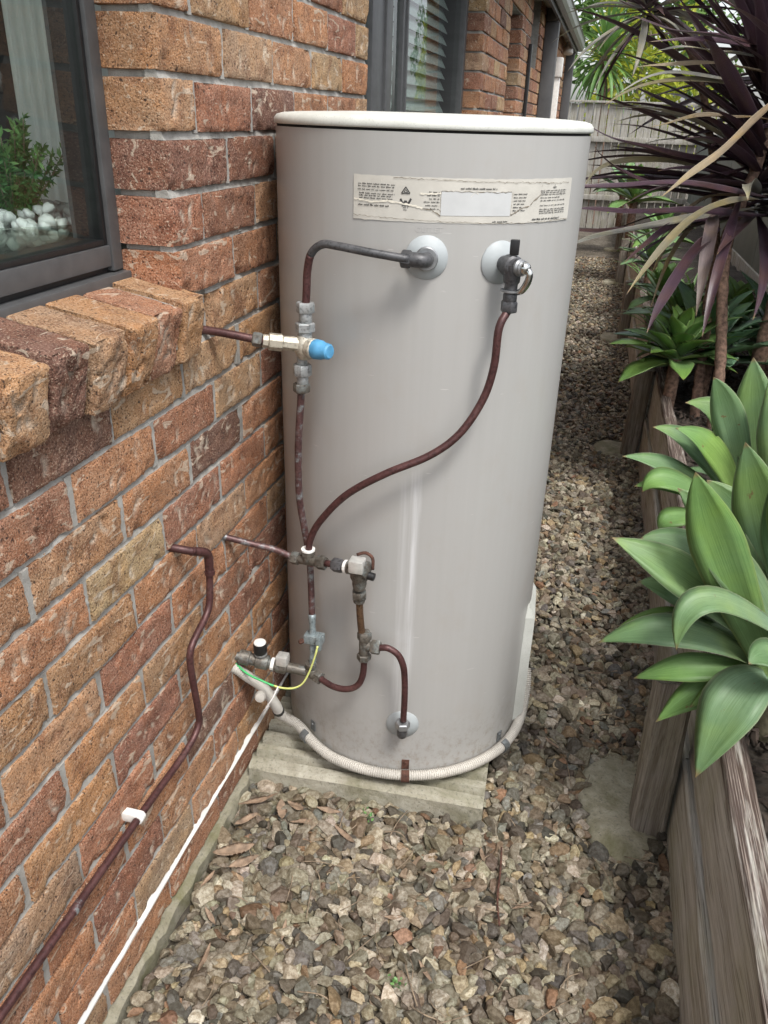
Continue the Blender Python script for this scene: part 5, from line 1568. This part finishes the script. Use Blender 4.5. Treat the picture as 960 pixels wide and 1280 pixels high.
# ------------------------------------------------------------------ cordylines
CO = [
 ((1.271,3.600,1.641),(1.054,3.200,1.455),(0.866,2.900,1.327),0.05,1),
 ((1.279,3.800,1.563),(1.037,3.500,1.565),(0.809,3.200,1.526),0.045,1),
 ((1.304,3.900,1.721),(0.984,3.600,1.740),(0.731,3.400,1.710),0.04,1),
 ((1.282,3.900,1.621),(0.930,3.500,1.683),(0.647,3.200,1.586),0.045,2),
 ((1.291,3.900,1.644),(0.926,3.500,1.703),(0.682,3.300,1.624),0.03,3),
 ((1.281,3.600,1.282),(1.006,3.100,1.250),(0.800,2.700,1.047),0.05,2),
 ((1.156,3.600,1.171),(0.997,3.200,1.052),(0.896,2.900,0.882),0.06,0),
 ((1.136,3.700,1.221),(1.101,3.400,1.117),(1.082,3.200,0.899),0.07,4),
 ((1.223,3.700,1.271),(1.142,3.300,1.075),(1.105,3.100,0.849),0.05,0),
 ((1.375,3.800,1.271),(0.952,3.300,1.337),(0.545,3.000,1.332),0.05,0),
 ((1.359,3.800,1.208),(0.919,3.400,1.236),(0.586,3.100,1.254),0.055,0),
 ((1.338,3.900,1.230),(0.841,3.400,1.174),(0.599,3.200,1.125),0.05,3),
 ((1.364,4.000,1.255),(0.913,3.600,1.157),(0.543,3.300,1.176),0.055,0),
 ((1.202,4.000,1.164),(0.966,3.500,1.171),(0.796,3.200,1.066),0.05,0),
 ((1.270,4.000,1.315),(0.809,3.600,1.406),(0.614,3.300,1.313),0.05,2),
 ((1.272,4.000,1.379),(0.879,3.500,1.327),(0.631,3.100,1.467),0.05,0),
 ((1.281,4.000,1.410),(0.865,3.600,1.437),(0.577,3.300,1.540),0.05,0),
 ((1.297,4.000,1.824),(0.959,3.500,1.822),(0.699,3.200,1.847),0.05,0),
 ((1.353,4.000,1.712),(1.010,3.500,1.834),(0.765,3.200,1.907),0.05,0),
 ((1.247,3.900,1.775),(0.975,3.600,1.787),(0.794,3.300,1.763),0.03,3),
 ((1.282,3.600,1.770),(1.046,3.200,1.853),(0.839,2.900,1.911),0.06,0)]
CM = [M['cord'], M['cord_dead'], M['cord_green'], M['cord_pale'], M['cord_pink']]
CL = shared_leaves(M['cord'], 6, .90, .047, 700, strap_prof, .55, 0, (.05, .34))
CLP = shared_leaves(M['cord_pale'], 4, .80, .045, 720, strap_prof, .45, 0, (.15, .6))
CLD = shared_leaves(M['cord_dead'], 4, .72, .045, 740, strap_prof, .4, 0, (.8, 1.6))
def trunk(root, pts, r):
    d = crom(pts, 14)
    MB().tube(d, r, 12, rf=lambda i: r * (1 + .10 * (i % 2) + .06 * math.sin(i * 1.7))).build('trunk', M['bark'], root, 60)
def crown(root, c, n, el, scale, spread_dir=None, pale=0.0, dead=0.08, rise=.45):
    for i in range(n):
        k = i / n; az = i * 2.39996 + random.uniform(-.25, .25)
        e = R(el[0] + (el[1] - el[0]) * k + random.uniform(-9, 9))
        q = random.random()
        me = (CLP[i % 4] if q < pale else (CLD[i % 4] if (q < pale + dead and k < .45) else CL[i % 6]))
        o = bpy.data.objects.new('leaf', me); o.parent = root
        o.location = Vector((c[0] + random.uniform(-.015, .015), c[1] + random.uniform(-.015, .015), c[2] + rise * (k - .5))) - wloc(root)
        s = scale * random.uniform(.82, 1.12)
        o.rotation_euler = (Matrix.Rotation(az, 3, 'Z') @ Matrix.Rotation(e, 3, 'X') @ Matrix.Rotation(random.uniform(-.5, .5), 3, 'Y')).to_euler()
        o.scale = (s, s, s); col.objects.link(o)
co1 = empty('cordyline', (1.385, 3.98, .36), 'dark purple cordyline with drooping tan dead leaves above the agaves', 'plant')
for i, (a, b, c, w, m) in enumerate(CO):
    o0 = wloc(co1); n = 20
    sp = quad_spine(a, b, c, n); ph = i * 1.7
    sp = [p + Vector((0, 0, 1)) * .004 * math.sin(k * .55 + ph) * min(1, k / 6) for k, p in enumerate(sp)]
    me = leaf_mesh('leaf', CM[m], [p - o0 for p in sp], w * (.74, .62, .68, .7, .7)[m], (-.2, -.75, .8), strap_prof, .45, 0, .25, i)
    o = bpy.data.objects.new('leaf', me); o.parent = co1; col.objects.link(o)
trunk(co1, [(1.275, 3.50, .33), (1.262, 3.55, .62), (1.225, 3.80, 1.07), (1.30, 3.96, 1.40), (1.35, 4.02, 1.75)], .022)
crown(co1, (1.345, 4.02, 1.54), 268, (-10, 84), 1.02, pale=.08, dead=.04, rise=.72)
co2 = empty('cordyline', (1.35, 4.30, .36), 'thin ringed cordyline trunk topped with upright purple blades', 'plant')
trunk(co2, [(1.215, 3.62, .33), (1.205, 3.68, .6), (1.22, 3.95, 1.0), (1.42, 4.6, 1.5), (1.45, 4.7, 1.9)], .021)
crown(co2, (1.46, 4.75, 1.95), 56, (-25, 82), 1.0, pale=.12, dead=.05, rise=.4)
co3 = empty('cordyline', (1.60, 4.33, .36), 'thick ringed cordyline trunk beside the boundary fence', 'plant')
trunk(co3, [(1.46, 3.85, .33), (1.48, 3.88, .8), (1.56, 4.05, 1.3), (1.66, 4.2, 1.75)], .032)
crown(co3, (1.66, 4.2, 1.78), 56, (-20, 82), 1.05, pale=.08, dead=.08, rise=.4)
MB().tube(crom([(1.22, 3.95, 1.0), (1.12, 4.10, 1.45), (.98, 4.15, 1.80), (.80, 4.02, 1.95)], 10), .016, 10).build('branch', M['bark'], co2, 60)
crown(co2, (.765, 4.0, 1.955), 60, (-45, 70), .50, pale=.72, dead=.05, rise=.06)

# ------------------------------------------------------------------ fences
bf = empty('paling_fence', (.6, 14, 0), 'old grey paling fence closing the far end of the path', 'fence')
x = -2.2
while x < 3.2:
    w = random.uniform(.088, .098); mb = MB(); t = random.uniform(-.01, .01)
    mb.add([(x, 14.0 + t, .02), (x + w, 14.0 + t, .02), (x + w, 14.018 + t, .02), (x, 14.018 + t, .02)] + [(x + random.uniform(-.006, .006) + (w if k in (1, 2) else 0), 14.0 + t + (.018 if k > 1 else 0), 1.80 + random.uniform(-.008, .008)) for k in range(4)],
           [(3, 2, 1, 0), (4, 5, 6, 7), (0, 1, 5, 4), (1, 2, 6, 5), (2, 3, 7, 6), (3, 0, 4, 7)])
    mb.build('paling', M['paling'], bf); x += w + random.uniform(.012, .026)
for z in (.45, 1.28): sub(bf, 'rail', M['paling'], (-2.2, 3.2, 13.935, 13.985, z, z + .075), b=.004)
sub(bf, 'capping', M['paling'], (-2.2, 3.2, 13.955, 14.05, 1.812, 1.842), b=.004)
sub(bf, 'post', M['paling'], (-.10, -.01, 13.90, 13.985, .0, 1.79), b=.006)
rfz = empty('boundary_fence', (1.97, 7, .3), 'grey-green sheet boundary fence behind the garden bed', 'fence')
y = .2
while y < 13.9:
    y2 = min(y + 1.19, 13.9)
    sub(rfz, 'panel', M['steel_shed'], (1.965, 1.975, y, y2 - .01, .50, 1.45), b=.002)
    sub(rfz, 'post', M['paling'], (1.976, 2.03, y2 - .035, y2 + .02, .2, 1.49), b=.004)
    y = y2 + .012
sub(rfz, 'plinth', M['paling'], (1.955, 1.99, .2, 13.9, .26, .495), b=.004)

# ------------------------------------------------------------------ trees beyond the fence
def crown_cloud(root, name, mat, blobs, n, size, wid, droop=.2):
    P, D, S, C = [], [], [], []
    for (cx, cy, cz, rx, ry, rz) in blobs:
        for i in range(n):
            q = rng.normal(size=3); q /= np.linalg.norm(q); r = rng.uniform(.35, 1) ** .5
            q2 = q * r
            P.append((cx + rx * q2[0] * (1 + .25 * math.sin(5 * q[2] + 3 * q[0])), cy + ry * q2[1], cz + rz * q2[2] * (1 + .2 * math.sin(6 * q[0]))))
            D.append((q[0] + rng.normal(0, .5), q[1] + rng.normal(0, .5), q[2] * .6 - droop + rng.normal(0, .5)))
            S.append(size * rng.uniform(.6, 1.4)); C.append(float(np.clip(rng.normal(.5, .25), 0, 1)))
    o = cloud_obj(name, mat, root, *leaf_cloud(P, D, S, wid, C)); o['kind'] = 'stuff'
yb = empty('bamboo_clump', (1.0, 16.5, 0), 'yellow-green leafy clump beyond the paling fence', 'bush')
MB().tube(crom([(1.0, 16.5, -.1), (1.05, 16.5, 1.5), (1.1, 16.55, 3.0)], 6), .05, 8).build('stem', M['stem'], yb, True)
crown_cloud(yb, 'crown', M['fol_yellow'], [(.9, 16.4, 2.0, .7, .5, .8), (1.5, 16.6, 2.6, .7, .6, .8), (.75, 16.7, 3.1, .5, .5, .7), (1.9, 16.5, 1.9, .6, .5, .7)], 420, .22, .16, .5)
gtree = empty('leafy_tree', (.5, 19, 0), 'dark green tree rising behind the yellow-green clump', 'tree')
MB().tube(crom([(.5, 19, -.1), (.55, 19, 2), (.4, 19.1, 4)], 6), .12, 10).build('trunk', M['bark'], gtree, True)
crown_cloud(gtree, 'crown', M['fol_green'], [(.2, 19, 4.4, 1.2, 1, 1.1), (1.2, 19.3, 3.6, 1.0, .9, 1.0), (.6, 19, 3.0, 1.0, .8, .9), (2.4, 19.4, 3.0, 1.0, .9, 1.1)], 700, .2, .25)
yuc = empty('yucca', (.55, 15.2, 0), 'spiky bright green yucca over the paling fence beside the gutter', 'tree')
YL = shared_leaves(M['yucca'], 5, .85, .055, 800, strap_prof, .35, 0, (.3, 1.1))
MB().tube(crom([(.55, 15.2, -.1), (.5, 15.2, 1.2), (.42, 15.2, 2.5)], 8), .07, 12, rf=lambda i: .07 + .008 * (i % 2)).build('trunk', M['bark'], yuc, 60)
for i in range(110):
    k = i / 110; o = bpy.data.objects.new('leaf', YL[i % 5]); o.parent = yuc
    o.location = (-.12, 0, 2.35 + .25 * k)
    o.rotation_euler = (Matrix.Rotation(i * 2.39996, 3, 'Z') @ Matrix.Rotation(R(-62 + 140 * k + random.uniform(-8, 8)), 3, 'X')).to_euler()
    s = random.uniform(.8, 1.15); o.scale = (s, s, s); col.objects.link(o)

# ------------------------------------------------------------------ litter on the gravel
def dry_leaf(x, y, L, W, az, z=.016, curl=.3):
    n = 10; sp = [Vector((0, L * (t - .5), curl * L * (t - .5) ** 2)) for t in np.linspace(0, 1, n)]
    me = leaf_mesh('dry_leaf', M['litter'], sp, W, (0, 0, 1), lambda t: max(.03, math.sin(math.pi * min(1, t * .96 + .02)) ** .8), .35, .0012, .2, int(x * 999))
    o = bpy.data.objects.new('dry_leaf', me); o.location = (x, y, z); o.rotation_euler = (random.uniform(-.2, .2), random.uniform(-.25, .25), az); col.objects.link(o)
    return o
tag(dry_leaf(.072, 1.18, .095, .030, -.95, .026, .4), 'big curled brown dry leaf lying by the footing', 'leaf')
tag(dry_leaf(.105, 1.16, .07, .022, -.8, .022), 'pale grey dry leaf tucked beside the big curled leaf', 'leaf')
tag(dry_leaf(.07, 1.335, .10, .020, -1.15, .024), 'long dry leaf in the corner of slab and footing', 'leaf')
for (x, y, L, W, a) in ((.13, 1.33, .06, .028, .4), (.16, 1.35, .05, .022, 1.2), (.30, 1.30, .075, .014, 1.0), (.12, .93, .07, .012, .1), (.55, 1.02, .055, .010, .7), (.72, 1.22, .05, .012, 2.2), (.25, 1.03, .05, .009, .15), (.46, 1.12, .04, .012, 2.0), (.06, 1.28, .06, .018, -.7), (.045, 1.10, .05, .012, -.3), (.19, 1.31, .055, .016, -1.2), (.09, 1.02, .045, .011, .9), (.24, 1.36, .06, .016, 1.7), (.62, 1.33, .05, .012, .3), (.38, .86, .05, .010, 1.1), (.80, 1.02, .045, .010, .5), (.75, 1.75, .05, .014, .9), (.86, 2.1, .05, .014, 2.1)):
    tag(dry_leaf(x, y, L, W, a), 'small narrow dry leaf fallen on the gravel', 'leaf', 'dry leaves on the gravel')
def twig(pts, r):
    o = MB().tube(crom(pts, 5), r, 6).build('twig', M['twig'], None, True, 'thin dry twig lying on the gravel', 'twig', 'twigs on the gravel')
    return o
for i in range(84):
    x, y = random.uniform(.06, .98), random.uniform(.72, 1.42) if i < 70 else random.uniform(1.5, 2.6)
    if y > 1.36 and x < .68: continue
    a = random.uniform(0, 6.28); L = random.uniform(.03, .10); z = .017
    twig([(x, y, z), (x + L * .5 * math.cos(a) + random.uniform(-.008, .008), y + L * .5 * math.sin(a) + random.uniform(-.008, .008), z + .006), (x + L * math.cos(a), y + L * math.sin(a), z)], random.uniform(.0006, .0016))
tag(MB().tube(crom([(.66, 1.36, .02), (.665, 1.30, .022), (.668, 1.22, .020), (.68, 1.16, .018)], 5), .0024, 6).build('twig', M['rust'], None, True), 'straight rust-red twig lying on the gravel near the round footing', 'twig')
# two tiny weeds
for (x, y, lb) in ((.335, 1.375, 'tiny green weed sprouting at the slab front'), (.50, .985, 'tiny green weed sprouting out of the open gravel')):
    root = empty('weed', (x, y, .0), lb, 'weed')
    P, D, S, C = [], [], [], []
    for i in range(26):
        P.append((x + rng.normal(0, .007), y + rng.normal(0, .007), .012 + rng.uniform(0, .006))); D.append((rng.normal(), rng.normal(), 1.2)); S.append(rng.uniform(.006, .012)); C.append(rng.uniform(.2, .9))
    cloud_obj('foliage', M['fol_pot'], root, *leaf_cloud(P, D, S, .35, C))
